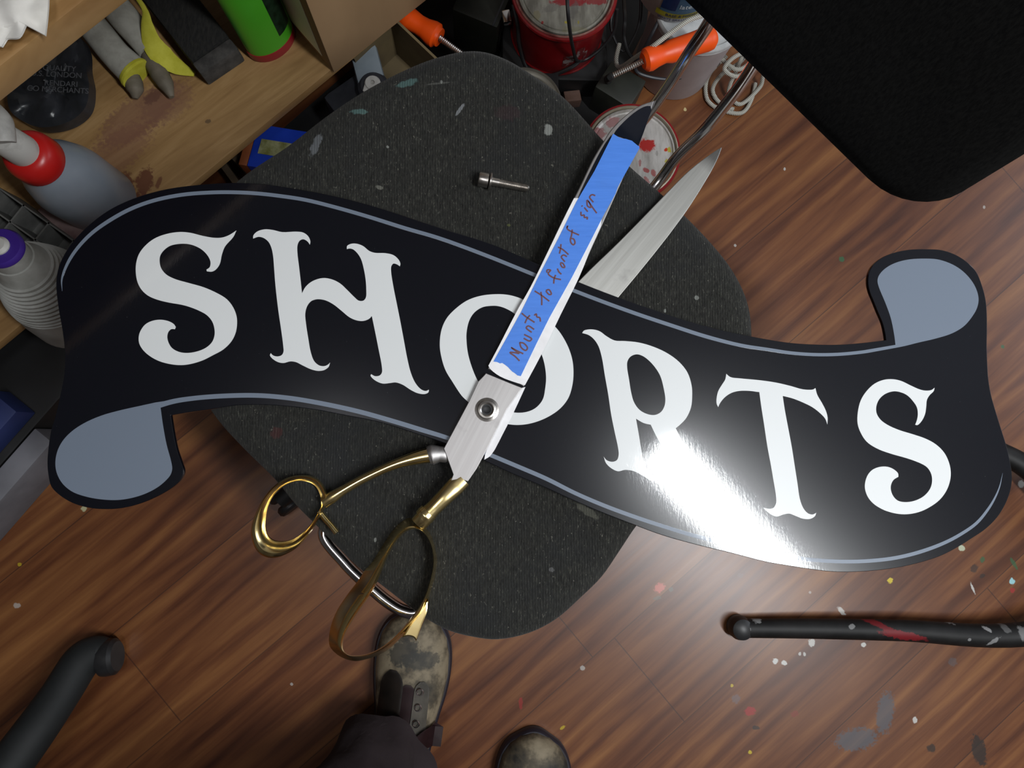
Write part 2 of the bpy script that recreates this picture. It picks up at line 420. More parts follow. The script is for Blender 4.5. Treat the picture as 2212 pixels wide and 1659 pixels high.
# ------------------------------------------------------------------ the room
def struct(name, o, u, v, w, m, bev=0):
    bm = bmesh.new(); obox(bm, o, u, v, w, bev); r = bm_put(name, bm, m, None, False, True); r['kind'] = 'structure'; return r
X0, X1, Y0, Y1, ZC = -1.7, 2.6, -1.9, 1.7, 2.5
M['wall_dark'] = noisy('dim_wall_paint', (.10, .09, .08), (.13, .12, .11), 3, .85)
M['wall'] = noisy('wall_paint', (.42, .40, .37), (.46, .44, .41), 3, .85)
M['ceil'] = noisy('ceiling_paint', (.46, .46, .47), (.50, .50, .51), 3, .9)
struct('floor', (X0, Y0, -.04), (X1-X0, 0, 0), (0, Y1-Y0, 0), (0, 0, .04), M['floor'])
struct('ceiling', (X0, Y0, ZC), (X1-X0, 0, 0), (0, Y1-Y0, 0), (0, 0, .05), M['ceil'])
struct('wall_left', (X0-.05, Y0, 0), (.05, 0, 0), (0, Y1-Y0, 0), (0, 0, ZC), M['wall_dark'])
struct('wall_right', (X1, Y0, 0), (.05, 0, 0), (0, Y1-Y0, 0), (0, 0, ZC), M['wall'])
struct('wall_back', (X0, Y1, 0), (X1-X0, 0, 0), (0, .05, 0), (0, 0, ZC), M['wall'])
struct('wall_front', (X0, Y0-.05, 0), (X1-X0, 0, 0), (0, .05, 0), (0, 0, ZC), M['wall_dark'])

# ------------------------------------------------------------------ chair
ZS = .474
seat_px = [(1003, 115), (1050, 117), (1100, 135), (1154, 168), (1216, 212), (1260, 258), (1301, 304), (1360, 362), (1421, 415), (1480, 470),
    (1540, 533), (1580, 585), (1608, 640), (1620, 690), (1620, 760), (1595, 840), (1530, 950), (1450, 1045), (1375, 1135), (1338, 1190),
    (1300, 1245), (1255, 1290), (1200, 1338), (1143, 1367), (1075, 1381), (1024, 1376), (967, 1361), (919, 1335), (888, 1313), (817, 1258),
    (784, 1234), (729, 1181), (690, 1141), (641, 1092), (592, 1033), (530, 972), (468, 903), (425, 830), (405, 740), (405, 640), (425, 530), (470, 440),
    (532, 380), (623, 319), (704, 256), (780, 205), (856, 164), (932, 132)]
SL = lp(seat_px, .455, 4)
chair = empty('chair', P(1030, 750, 0), 'grey fabric chair with shade-darkened backrest and chrome rods, under the black sign', 'chair')
WORLDLOC['chair'] = Vector(chair.location)
bm = bmesh.new()
c2 = sum(SL, Vector((0, 0)))/len(SL)
loops = [[v3(p, .425) for p in inset(SL, .016)], [v3(p, .432) for p in inset(SL, .003)], [v3(p, .455) for p in SL],
         [v3(p, .464) for p in inset(SL, .003)], [v3(p, .4695) for p in inset(SL, .010)], [v3(p, .4725) for p in inset(SL, .020)]]
for k, z in ((.90, .4722), (.78, .4685), (.6, .4640), (.4, .4615), (.15, .4605)):
    loops.append([v3(c2+(p-c2)*k, z) for p in SL])
loft(bm, loops, False, True)
bm_put('seat', bm, M['seat'], chair)
# back
U = Vector((.707, -.707, 0)); Nn = Vector((.707, .707, 0)); TH = math.radians(13)
Wv = (Vector((0, 0, 1))*math.cos(TH)+Nn*math.sin(TH)).normalized()
Tn = U.cross(Wv).normalized()
if Tn.dot(Nn) < 0: Tn = -Tn
corner = P(1983, 468, .655)
BW, BH, BT = .46, .36, .030
def back_loop(ins, off, r=.055):
    pts = []
    w, h = BW/2-ins, BH/2-ins
    for (cx, cy, a0) in ((w-r, -h+r, -90), (w-r, h-r, 0), (-w+r, h-r, 90), (-w+r, -h+r, 180)):
        for k in range(9):
            a = math.radians(a0+k*90/8); pts.append((cx+r*math.cos(a), cy+r*math.sin(a)))
    o = corner-U*BW/2+Wv*BH/2
    return [o+U*x+Wv*y+Tn*(off+.10*x*x-.006) for x, y in pts]
bm = bmesh.new()
loft(bm, [back_loop(.02, -BT*.5), back_loop(.006, -BT*.42), back_loop(0, -BT*.2), back_loop(0, BT*.2), back_loop(.01, BT*.5)], False, False)
# front and rear faces as grids of shrinking loops
def back_face(off, sgn):
    L0 = back_loop(.02 if sgn < 0 else .01, off)
    L = [L0]
    c = sum(L0, Vector((0, 0, 0)))/len(L0)
    for k in (.8, .5, .2): L.append([c+(p-c)*k-Tn*(-sgn)*0 for p in L0])
    loft(bm, L, False, False)
    bm.faces.new([v for v in bm.verts[-len(L0):]]) if False else None
back_face(-BT*.5, -1); back_face(BT*.5, 1)
bmesh.ops.remove_doubles(bm, verts=bm.verts, dist=1e-5)
bmesh.ops.holes_fill(bm, edges=[e for e in bm.edges if e.is_boundary], sides=0)
bm_put('backrest', bm, M['back'], chair)
# chrome rods, each running from under the seat up behind the backrest
def rod(pts, name='back_rod', r=.0068, lab=None):
    o = tube(name, pts, r, M['chrome'], chair, seg=16, n=10)
    if lab: o['label'] = lab
    return o
rod([P(1100, 800, .418), P(1250, 420, .420), P(1325, 330, .436), P(1385, 265, .466), P(1440, 190, .500), P(1490, 112, .545), P(1530, 52, .60), P(1556, 0, .66), P(1580, -70, .72)])
rod([P(1160, 860, .418), P(1330, 500, .420), P(1415, 402, .430), P(1462, 340, .456), P(1515, 288, .485), P(1560, 235, .525), P(1602, 180, .575), P(1640, 120, .64), P(1670, 50, .70)])
rod([P(1000, 900, .418), P(760, 1110, .418), P(700, 1150, .418), P(745, 1215, .418), P(800, 1268, .418), P(838, 1300, .418), P(872, 1319, .418), P(905, 1320, .418), P(950, 1280, .418), P(1040, 1000, .418)],
    'seat_rod', .0075)
cc = P(1030, 750, .25).to_2d(); cc = Vector(chair.location).to_2d()
turned('column', [(0, .075), (.032, .075), (.032, .20), (.024, .20), (.024, .40), (.06, .405), (.09, .412), (.09, .425), (0, .425)], (cc.x, cc.y, 0), M['black_plastic'], chair)
tip = P(612, 1080, .05).to_2d()
d0 = (tip-cc).normalized(); L0 = (tip-cc).length
for k in range(4):
    a = k*PI/2; d = Vector((d0.x*math.cos(a)-d0.y*math.sin(a), d0.x*math.sin(a)+d0.y*math.cos(a)))
    Lk = L0 if k == 0 else min(L0, .30)
    e = cc+d*Lk
    tube('base_leg', [v3(cc+d*.02, .105), v3(cc+d*Lk*.5, .095), v3(e, .070)], [.020, .018, .014], M['black_satin'], chair, n=6)
    pr = Vector((-d.y, d.x))
    for s in (-1, 1):
        q = e+pr*s*.013
        bm = bmesh.new(); lathe(bm, [(0, -.008), (.022, -.008), (.026, -.004), (.026, .004), (.022, .008), (0, .008)], (q.x, q.y, .026), (pr.x, pr.y, 0), 24)
        bm_put('caster', bm, M['black_plastic'], chair)

# ------------------------------------------------------------------ sign
ZB, ZT = .4815, .4870
sg = empty('hanging_sign', P(1100, 760, ZB), 'glossy black ribbon-shaped sign reading SHORTS, lying across the grey seat', 'sign')
WORLDLOC[sg.name] = Vector(sg.location)
out_px = [(1914, 734.5, 1), (1912, 720), (1906.5, 697), (1896, 672), (1886, 647), (1879, 630), (1875, 610), (1877, 590), (1886, 572.5), (1906, 556), (1934, 545), (1966, 539), (2001, 538),
    (2034, 540), (2064, 550), (2089, 566), (2109, 587), (2121, 615), (2129, 645), (2132, 675), (2132.5, 712), (2132, 750), (2133, 780), (2135, 815), (2141, 852), (2151, 888), (2164, 930), (2174, 962),
    (2181, 992), (2185.5, 1018), (2186, 1042), (2181, 1066), (2171, 1091), (2154, 1118), (2129, 1143), (2104, 1160), (2069, 1182), (2034, 1200), (1996, 1213), (1946, 1225), (1896, 1232), (1846, 1235.5),
    (1796, 1235), (1746, 1229), (1701, 1222), (1655, 1214), (1580, 1195), (1505, 1177), (1430, 1156), (1370, 1134), (1300, 1107), (1230, 1077), (1180, 1054), (1100, 1020), (1030, 987), (965, 959), (900, 937),
    (825, 913), (750, 898), (675, 884), (600, 876), (545, 874), (505, 876), (455, 884), (405, 891), (369, 897, 1), (374, 930), (382, 970), (392, 1000), (397, 1018), (390, 1036), (372, 1053), (342, 1071), (305, 1087),
    (267, 1097), (230, 1100), (192, 1097), (155, 1086), (125, 1067), (110, 1050), (104, 1025), (102, 1000), (104, 970), (110, 930), (120, 897), (129, 857), (137, 818), (140, 785), (139, 750), (134, 710), (126, 665),
    (121, 617), (123, 592), (130, 567), (147, 536), (165, 513), (192, 486), (230, 457), (270, 436), (317, 419), (367, 407), (430, 399), (492, 395), (532, 395.5), (580, 399), (633, 407), (700, 419), (780, 438),
    (850, 459), (920, 482), (975, 500), (1053, 524), (1150, 565), (1250, 609), (1335, 642), (1400, 665), (1475, 690), (1550, 711), (1620, 726), (1703, 740), (1760, 744), (1809, 744.5), (1860, 741)]
plate('panel', [lp(out_px, ZT, 5)], ZB, ZT, M['sign_black'], sg, .0006)
def letter(name, lab, loops):
    o = plate(name, loops, ZT, ZT+.00035, M['sign_white'], sg); o['label'] = lab
letter('letter', 'first letter S, white', [lp(zc(200, 440, [(1243, 232, 1), (1215, 290), (1145, 370), (1118, 440), (1100, 520), (1065, 570), (1030, 588), (988, 585, 1), (985, 570, 1), (1012, 550), (1020, 510), (1005, 465), (960, 410),
    (900, 372), (830, 350), (750, 348), (670, 365), (615, 405), (585, 450), (580, 500), (592, 555), (635, 610), (710, 650), (830, 685), (960, 722), (1080, 775), (1160, 825), (1215, 895), (1245, 975), (1248, 1050), (1235, 1120),
    (1200, 1190), (1130, 1260), (1040, 1310), (950, 1355), (850, 1385), (770, 1395), (680, 1388), (580, 1362), (500, 1320), (440, 1268), (405, 1210), (400, 1150), (415, 1100), (455, 1045), (510, 1015), (580, 1003), (650, 1013),
    (700, 1038), (720, 1065, 1), (712, 1085, 1), (680, 1085), (655, 1110), (646, 1150), (655, 1195), (685, 1245), (740, 1278), (810, 1290), (900, 1278), (980, 1245), (1030, 1200), (1052, 1150), (1055, 1090), (1035, 1020),
    (990, 965), (920, 925), (830, 890), (760, 872), (660, 855), (560, 830), (480, 795), (425, 745), (390, 680), (375, 600), (377, 520), (400, 440), (450, 370), (530, 305), (640, 262), (760, 245), (850, 253), (950, 278),
    (1050, 295), (1120, 293), (1180, 272)]), ZT, 4)])
letter('letter', 'letter H, white', [lp(zc(500, 470, [(188, 182, 1), (190, 155), (225, 120), (290, 102), (360, 108), (440, 126), (560, 122), (620, 130), (662, 160), (682, 205), (678, 235, 1), (655, 205), (620, 188), (590, 200), (572, 235), (570, 300),
    (585, 430), (600, 560), (610, 655, 1), (640, 600), (700, 550), (790, 523), (870, 535), (940, 570), (1000, 625), (1060, 685), (1100, 718), (1140, 718), (1162, 690), (1165, 620), (1160, 540), (1145, 450), (1120, 360), (1085, 305),
    (1050, 275), (1020, 268), (997, 272, 1), (1000, 245), (1040, 226), (1090, 228), (1140, 248), (1190, 288), (1240, 305), (1330, 308), (1400, 325), (1445, 365), (1460, 400), (1455, 422, 1), (1430, 405), (1400, 398), (1382, 420),
    (1380, 470), (1400, 600), (1430, 750), (1460, 900), (1490, 1060), (1520, 1220), (1550, 1340), (1590, 1430), (1640, 1485), (1680, 1498), (1706, 1487, 1), (1702, 1510), (1670, 1525), (1610, 1518), (1550, 1490), (1480, 1445),
    (1420, 1425), (1370, 1430), (1310, 1435), (1260, 1418), (1220, 1390), (1202, 1365), (1208, 1353, 1), (1240, 1370), (1280, 1365), (1300, 1340), (1300, 1290), (1270, 1130), (1240, 980), (1213, 850, 1), (1190, 875), (1140, 893),
    (1080, 888), (1020, 862), (950, 805), (880, 750), (810, 715), (740, 706), (690, 722), (655, 765), (638, 830), (645, 920), (665, 1050), (685, 1160), (715, 1240), (760, 1278), (805, 1283), (835, 1270), (852, 1253, 1), (840, 1290),
    (800, 1318), (750, 1325), (690, 1312), (610, 1275), (560, 1250), (510, 1243), (450, 1257), (400, 1248), (350, 1215), (333, 1190), (340, 1172, 1), (362, 1192), (400, 1200), (435, 1188), (450, 1160), (448, 1110), (430, 970),
    (405, 800), (380, 580), (370, 450), (360, 330), (345, 260), (320, 210), (280, 178), (235, 167)]), ZT, 4)])
letter('letter', 'letter O, white', [lp(zc(850, 600, [(900, 142), (760, 155), (640, 195), (540, 265), (460, 350), (415, 450), (400, 580), (415, 690), (450, 800), (510, 900), (590, 1020), (640, 1068), (720, 1145), (820, 1215), (960, 1260), (1080, 1272),
    (1200, 1255), (1330, 1205), (1440, 1130), (1510, 1040), (1545, 930), (1555, 820), (1545, 710), (1510, 600), (1450, 490), (1390, 415), (1290, 310), (1200, 238), (1100, 180), (1000, 150)]), ZT),
    lp(zc(850, 600, [(850, 243), (770, 255), (700, 300), (655, 370), (632, 470), (632, 560), (645, 660), (680, 780), (725, 885), (790, 990), (880, 1090), (1000, 1155), (1100, 1166), (1180, 1150), (1240, 1115), (1290, 1050), (1310, 960),
    (1318, 860), (1305, 750), (1275, 650), (1200, 500), (1120, 390), (1045, 310), (960, 262), (900, 245)]), ZT)])
letter('letter', 'letter R, white', [lp(zc(1200, 690, [(230, 118, 1), (245, 97), (310, 86), (380, 102), (440, 145), (510, 182), (600, 187), (720, 200), (850, 238), (970, 295), (1070, 370), (1140, 460), (1175, 570), (1180, 660), (1170, 760), (1130, 850),
    (1080, 905), (1038, 940, 1), (1100, 1060), (1180, 1180), (1270, 1310), (1340, 1420), (1390, 1478), (1430, 1488), (1460, 1468, 1), (1450, 1510), (1400, 1560), (1300, 1580), (1210, 1540), (1130, 1450), (1050, 1320), (950, 1150),
    (870, 1010), (822, 910, 1), (760, 895), (695, 858, 1), (720, 1000), (740, 1120), (762, 1220), (795, 1300), (850, 1345), (905, 1340, 1), (880, 1385), (830, 1395), (760, 1355), (680, 1312), (600, 1300), (540, 1312), (480, 1285), (435, 1240),
    (416, 1185, 1), (440, 1215), (490, 1230), (530, 1215), (545, 1170), (540, 1110), (510, 970), (480, 820), (455, 650), (425, 480), (400, 330), (370, 230), (330, 170), (285, 135)]), ZT, 4),
    lp(zc(1200, 690, [(700, 302), (650, 320), (622, 360), (618, 410), (635, 520), (655, 640), (680, 720), (730, 785), (800, 820), (860, 825), (910, 800), (940, 750), (948, 690), (935, 600), (905, 490), (860, 415), (800, 350), (750, 315)]), ZT)])
letter('letter', 'letter T, white', [lp(zc(1400, 780, [(675, 110, 1), (710, 138), (800, 150), (960, 165), (1100, 185), (1230, 215), (1330, 243), (1390, 248), (1425, 245), (1445, 233, 1), (1460, 290), (1500, 360), (1535, 430), (1550, 490), (1547, 548, 1),
    (1530, 500), (1490, 455), (1420, 400), (1330, 355), (1240, 320), (1162, 300, 1), (1180, 420), (1210, 580), (1240, 740), (1265, 900), (1290, 1060), (1310, 1190), (1340, 1270), (1380, 1315), (1420, 1325), (1452, 1310, 1),
    (1440, 1340), (1400, 1363), (1340, 1362), (1280, 1340), (1220, 1318), (1170, 1325), (1110, 1343), (1060, 1325), (1010, 1285), (992, 1265, 1), (1040, 1275), (1080, 1268), (1103, 1230), (1105, 1180), (1080, 1020), (1060, 900),
    (1030, 740), (1000, 540), (975, 380), (960, 268, 1), (880, 258), (790, 258), (720, 275), (660, 315), (620, 365), (605, 398, 1), (592, 370), (590, 330), (605, 260), (640, 200), (665, 160)]), ZT, 4)])
letter('letter', 'last letter S, white', [lp(zc(1659, 780, [(1438, 230, 1), (1430, 260), (1395, 295), (1372, 335), (1365, 400), (1355, 460), (1325, 520), (1290, 553), (1270, 550, 1), (1285, 510), (1293, 460), (1285, 400), (1250, 345), (1200, 295),
    (1140, 268), (1080, 262), (1010, 285), (960, 330), (935, 390), (937, 450), (970, 505), (1030, 550), (1130, 595), (1250, 632), (1360, 670), (1450, 720), (1520, 790), (1560, 870), (1577, 950), (1572, 1030), (1540, 1120),
    (1480, 1200), (1390, 1265), (1300, 1305), (1200, 1323), (1110, 1318), (1010, 1290), (920, 1240), (865, 1180), (838, 1110), (838, 1050), (860, 985), (900, 940), (960, 915), (1030, 913), (1085, 935), (1122, 970), (1125, 1000, 1),
    (1085, 1025), (1063, 1065), (1060, 1110), (1080, 1165), (1120, 1205), (1180, 1218), (1260, 1208), (1340, 1170), (1395, 1110), (1415, 1050), (1410, 980), (1375, 920), (1310, 880), (1200, 840), (1060, 800), (930, 750),
    (850, 695), (800, 620), (773, 540), (775, 440), (800, 340), (850, 260), (920, 195), (1000, 162), (1080, 157), (1150, 172), (1230, 210), (1310, 245), (1360, 255), (1410, 250)]), ZT, 4)])
def stripe_loop(pts):
    """pts = (x, y, width) along the centre; returns left and right edges"""
    c = cr([p[:2] for p in pts], 5, False); wl = lerp_list([p[2] for p in pts], len(c)); L = []; R = []
    for i, p in enumerate(c):
        t = (c[min(i+1, len(c)-1)]-c[max(i-1, 0)]).normalized(); n = Vector((-t.y, t.x))
        L.append(p+n*wl[i]/2); R.append(p-n*wl[i]/2)
    return L, R
top = [(134.5, 629, .3), (133.5, 605, 3), (139, 585, 5), (152.5, 557.5, 6.5), (172.5, 530, 7), (200, 502.5, 7.5), (235, 477.5, 8), (280, 452.5, 8), (330, 434, 8), (392.5, 421, 8), (455, 416, 8), (505, 415.5, 8), (555, 418, 8),
    (605, 423.5, 8), (660, 432, 8), (725, 448, 8), (795, 468, 8), (875, 493, 8), (950, 515, 8), (1053, 553, 8), (1150, 592, 8), (1235, 626, 8), (1300, 651, 8), (1375, 678, 8), (1450, 703, 8), (1525, 727, 8), (1600, 746, 7.5),
    (1659, 755, 7), (1709, 762.5, 7), (1759, 766, 7), (1809, 765.5, 7), (1859, 761, 7), (1896, 755.5, 7)]
def pl(pts, z): return [P(a.x, a.y, z).to_2d() for a in pts]
L, R = stripe_loop(top)
if L[20].y > R[20].y: L, R = R, L                     # L = upper edge
scr = [Vector(p[:2]) for p in cr(zc(1659, 500, [(1100, 980, 1), (1090, 900), (1060, 750), (1010, 610), (960, 490), (945, 430), (955, 385), (1000, 330), (1080, 280), (1200, 245), (1350, 235), (1480, 245), (1620, 300), (1720, 380), (1790, 480),
    (1818, 580), (1805, 660), (1760, 740), (1690, 820), (1590, 880), (1450, 925), (1300, 960), (1180, 990), (1080, 1010, 1)]), 5)][:-5]
o = plate('scroll_stripe', [pl(L[:-4]+scr+R[::-1][3:], ZT)], ZT, ZT+.0003, M['sign_grey'], sg); o['label'] = 'grey upper outline and scroll end'
bot = [(350, 873.5, 11), (380, 866, 10.5), (417.5, 860.5, 10), (455, 857, 10), (505, 854.5, 10), (542.5, 854, 10), (580, 855.5, 10), (633, 861, 10), (700, 872.5, 10), (775, 889, 10), (850, 910, 10), (912, 929, 10), (967, 946, 9), (1010, 963, 9),
    (1055, 981, 9), (1110, 1004, 9), (1180, 1034, 9), (1242, 1065, 8.5), (1305, 1092, 8.5), (1367, 1115, 8.5), (1430, 1136, 8), (1492, 1155, 8), (1555, 1171, 8), (1630, 1187, 8), (1691, 1199, 8), (1734, 1207, 8), (1784, 1211.5, 8),
    (1834, 1213, 8), (1884, 1211, 8), (1934, 1205, 8), (1984, 1193, 8), (2034, 1175, 7.5), (2071.5, 1156, 7), (2109, 1130, 6.5), (2134, 1100, 5.5), (2149, 1075, 4), (2159, 1051, 2.5), (2165.5, 1022, .3)]
L, R = stripe_loop(bot)
if L[20].y > R[20].y: L, R = R, L
scr = [Vector(p[:2]) for p in cr(zc(80, 780, [(1068, 403, 1), (1090, 560), (1120, 720), (1160, 870), (1168, 930), (1155, 980), (1120, 1025), (1050, 1085), (950, 1140), (830, 1180), (700, 1200), (560, 1195), (420, 1170), (300, 1125), (215, 1050),
    (170, 960), (160, 870), (180, 770), (230, 680), (310, 600), (420, 530), (560, 470), (720, 425), (900, 385), (1050, 352, 1)]), 5)][:-5]
o = plate('scroll_stripe', [pl(scr+L[1:]+R[::-1][:-2], ZT)], ZT, ZT+.0003, M['sign_grey'], sg); o['label'] = 'grey lower outline and scroll end'

# ------------------------------------------------------------------ scissors
ZK0, ZK1 = .4876, .4935
sc = empty('scissors_ornament', P(1052, 886, ZB), 'giant scissors with gold handles and blue taped blade, lying on the sign', 'scissors')
WORLDLOC[sc.name] = Vector(sc.location)
plate('pivot_block', [lp([(1050, 806, 1), (1128, 838, 1), (1095, 884, 1), (1073, 928), (1047, 980), (1030, 1012, 1), (1011, 1040, 1), (993, 1036), (974, 1038, 1), (979, 1025, 1), (958.6, 969, 1), (1013, 867, 1), (1033, 824, 1)], ZK1, 3)], ZK0, ZK1, M['steel'], sc, .0006)
blade1 = [(1414, 216, 1), (1381, 228), (1351, 249), (1320.6, 279), (1302.5, 307), (1281, 343), (1251, 406), (1215, 475), (1176, 557), (1143, 626), (1113, 680), (1078, 748), (1054, 796, 1), (1132, 834, 1),
    (1169, 763), (1209, 680), (1248, 602), (1281, 530), (1311.5, 463), (1357, 361), (1383, 306), (1403, 250)]
plate('blade', [lp(blade1, ZK1, 4)], ZK0-.0002, ZK1-.0004, M['steel'], sc, .0012)
plate('blade_tip', [lp([(1325, 292, 1), (1330, 283), (1350, 261), (1375, 240), (1395, 229.5), (1405, 229, 1), (1407, 238), (1402, 252), (1392, 281), (1379, 316, 1), (1352, 301)], ZK1, 4)], ZK1-.0004, ZK1+.0001, M['tip'], sc)['label'] = 'polished blade tip with dark reflection painted in'
plate('ground_edge', [lp([(1321, 291, 1), (1306, 312), (1287, 346), (1256, 410), (1247, 432, 1), (1262, 408), (1284, 369), (1320, 298, 1)], ZK1, 4)], ZK1-.0004, ZK1, M['tip'], sc)['label'] = 'ground edge beside the tape, dark reflection painted in'
plate('paper_edge', [lp([(1126, 838, 1), (1135, 836, 1), (1110, 890), (1086, 938), (1060, 984), (1046, 993, 1), (1050, 975), (1072, 930), (1095, 884)], ZK0, 3)], ZK0-.0006, ZK0-.0001, M['paper'], sc)['label'] = 'white paper edge beside the pivot block'
pap = plate('paper_backing', [lp([(1055, 790, 1), (1078, 747), (1102, 700), (1121, 664), (1146, 620), (1180, 551), (1218, 472), (1240, 428, 1), (1262, 430), (1300, 470), (1278, 532), (1251, 599), (1211, 680), (1171, 763), (1134, 832, 1), (1110, 825), (1080, 813), (1060, 798)], ZK1+.0004, 3)], ZK1-.0003, ZK1+.0004, M['paper'], sc)
pap['label'] = 'white paper strip under the tape'
random.seed(3)
tape = [(1066, 781, 1), (1074, 782, 1), (1080, 785, 1), (1085, 784, 1), (1091, 788, 1), (1097.5, 793, 1), (1102, 798, 1), (1107, 803, 1), (1112, 806, 1), (1118, 811, 1), (1125, 812.5, 1), (1160, 740, 1), (1187, 686, 1), (1235, 600, 1),
    (1270, 532, 1), (1305, 463, 1), (1330, 418, 1), (1334, 405, 1), (1358, 362, 1), (1381.5, 320, 1), (1381, 316, 1), (1377, 314, 1), (1365, 304, 1), (1352, 300, 1), (1344, 299, 1), (1337, 296.5, 1), (1331, 293, 1), (1324.7, 288.6, 1),
    (1284.4, 369, 1), (1245, 436, 1), (1206, 515, 1), (1162, 600, 1), (1125, 675, 1), (1100, 720, 1)]
tp = plate('masking_tape', [lp(tape, ZK1+.0008, 1, False)], ZK1+.0003, ZK1+.0008, M['tape'], sc); tp['label'] = 'blue masking tape with handwriting "Mounts to front of sign"'
bm = bmesh.new()
def A1(L): return [(1050+x/5.53, 540+y/5.53) for x, y in L]
def A2(L): return [(1150+x/6.144, 380+y/6.144) for x, y in L]
strokes = [A1(s) for s in ([(400, 1325), (345, 1270), (285, 1225), (350, 1228), (395, 1237), (340, 1195), (300, 1165), (370, 1205), (445, 1240)], [(400, 1105), (450, 1115), (495, 1170), (475, 1200), (420, 1165), (402, 1105)],
    [(450, 1055), (520, 1088), (545, 1062), (500, 1032), (455, 1010)], [(545, 985), (480, 930), (505, 908), (575, 950)], [(425, 755), (480, 800), (580, 865)], [(465, 875), (490, 820), (525, 780)],
    [(575, 782), (600, 765), (608, 800), (640, 808), (650, 856)], [(580, 490), (660, 540), (755, 612)], [(665, 660), (665, 575), (655, 500)], [(715, 485), (752, 475), (780, 528), (752, 532), (715, 490)],
    [(728, 272), (730, 240), (772, 242), (742, 282), (800, 330), (895, 355)], [(808, 402), (815, 340), (832, 298)], [(852, 222), (870, 262), (900, 290)], [(885, 155), (915, 158), (940, 208), (910, 205), (886, 162)])]
strokes += [A2(s) for s in ([(432, 1140), (385, 1075), (415, 1050), (458, 1072)], [(340, 945), (400, 975), (480, 1045)], [(360, 1032), (375, 960), (380, 905)], [(530, 712), (520, 790), (505, 845), (515, 890), (545, 915), (566, 890), (548, 838), (515, 830)],
    [(458, 692), (470, 660), (462, 700), (530, 745), (620, 785)], [(645, 475), (650, 525), (688, 520), (690, 552), (730, 550), (725, 580)], [(690, 420), (735, 475)], [(655, 393), (664, 406)],
    [(725, 320), (733, 400), (775, 420), (762, 365), (728, 318)], [(740, 330), (800, 420), (855, 495)], [(810, 350), (760, 282), (792, 250), (835, 262)])]
for s in strokes:
    q = [P(a.x, a.y, ZK1+.0009) for a in cr(s, 4, False)]
    sweep(bm, q, .00092, .00012, 6, True, (0, 0, 1))
bm_put('handwriting', bm, M['ink'], tp)['label'] = 'brown marker writing: Mounts to front of sign'
# pivot bushing
pc = P(1052, 885, ZK1)
turned('pivot_bushing', [(.0062, -.004), (.0062, .0035), (.0078, .0045), (.0098, .0040), (.0103, .0022), (.0112, .0018), (.0132, .0012), (.0136, 0), (.0136, -.001)], pc, M['bolt'], sc, seg=40)
turned('pivot_hole', [(0, .0012), (.0035, .0014), (.0045, .0022), (.0062, .0022)], pc, M['black_satin'], sc, seg=24)
# second blade, under the sign
b2 = [(1060, 815, 1), (1140, 860, 1), (1335.6, 642.6), (1474, 469), (1531.5, 379), (1546, 352), (1554, 334), (1560, 317, 1), (1537.6, 331), (1490, 367), (1432, 425), (1341.6, 517.5), (1251, 606)]
plate('blade', [lp(b2, .4805, 4)], .4755, .4808, M['blade'], sc, .0008)['label'] = 'bare silver blade emerging from under the sign'
# handle: smaller, with finger ring
hA = [P(x, y, z) for x, y, z in ((929, 983, .486), (900, 989, .486), (862, 1000, .486), (825, 1015, .486), (780, 1037, .486), (745, 1057, .486), (718, 1074, .486), (700, 1086, .485))]
k = 1/ppm(.486)
tube('handle_arm', hA, [x*k for x in (16.5, 14.5, 11, 9.5, 9.5, 10, 13, 13)], M['gold'], sc, seg=20, rb=[.0078, .0075, .007, .0065, .0065, .0065, .006, .0055], up=(0, 0, 1), n=6)
tube('ferrule', [P(926, 984, .486), P(934, 982, .486), P(950, 981, .486), P(962, 982, .486), P(972, 982, .485)], [x*k for x in (19, 22, 17, 17, 14)], M['steel'], sc, seg=20, rb=[.0085, .010, .0078, .0066, .0050], up=(0, 0, 1), n=5)
def ring(O, I, prof, m=M['gold'], n=5, name='finger_ring'):
    o = cr(O, n); i = cr(I, n); bm = bmesh.new(); loops = []
    for (f, z) in prof:
        loops.append([P(a.x+(b.x-a.x)*f, a.y+(b.y-a.y)*f, z) for a, b in zip(o, i)])
    loft(bm, loops, True); return bm_put(name, bm, m, sc)
ring([(707, 1082), (696, 1107), (680, 1137), (661, 1163), (642, 1183), (621, 1196), (600, 1204), (582, 1205), (563, 1198), (549, 1180), (542, 1150), (546, 1125), (556, 1100), (572, 1072), (595, 1047), (622, 1031), (651, 1026), (675, 1029), (692, 1039), (704, 1058)],
     [(694, 1090), (686, 1110), (672, 1132), (655, 1150), (637, 1163), (620, 1169), (604, 1170), (592, 1168), (581, 1161), (575, 1150), (573, 1136), (574, 1120), (578, 1097), (588, 1075), (602, 1058), (620, 1046), (643, 1039), (665, 1041), (680, 1049), (690, 1065)],
     [(0, .479), (0, .484), (.10, .489), (.28, .491), (.48, .489), (.70, .484), (.88, .480), (1.0, .4805), (1.04, .478), (.95, .4752), (.6, .4745), (.15, .4755)])
tube('spur', [P(690, 1104, .482), P(704, 1122, .482), P(715, 1134, .483), P(728, 1151, .484)], [6*k, 6.5*k, 6*k, 6.5*k], M['gold'], sc, seg=12, rb=.005, up=(0, 0, 1), n=5)
hB = [P(x, y, z) for x, y, z in ((1000, 1034, .489), (984, 1050, .489), (960, 1074, .489), (938, 1096, .4885), (916, 1118, .488), (903, 1132, .487))]
tube('handle_arm', hB, [x*k for x in (19, 20, 18, 17, 19, 18)], M['gold'], sc, seg=20, rb=[.0048, .0055, .0072, .0078, .0088, .0068], up=(0, 0, 1), n=7)
tube('highlight_band', [P(926, 1106, .490), P(919, 1113, .490), P(913, 1119, .490)], [20*k, 21*k, 20*k], M['gold'], sc, seg=20, rb=[.0085, .0095, .0085], up=(0, 0, 1), n=4)  # raised gold band shaped to imitate a bright highlight on the arm
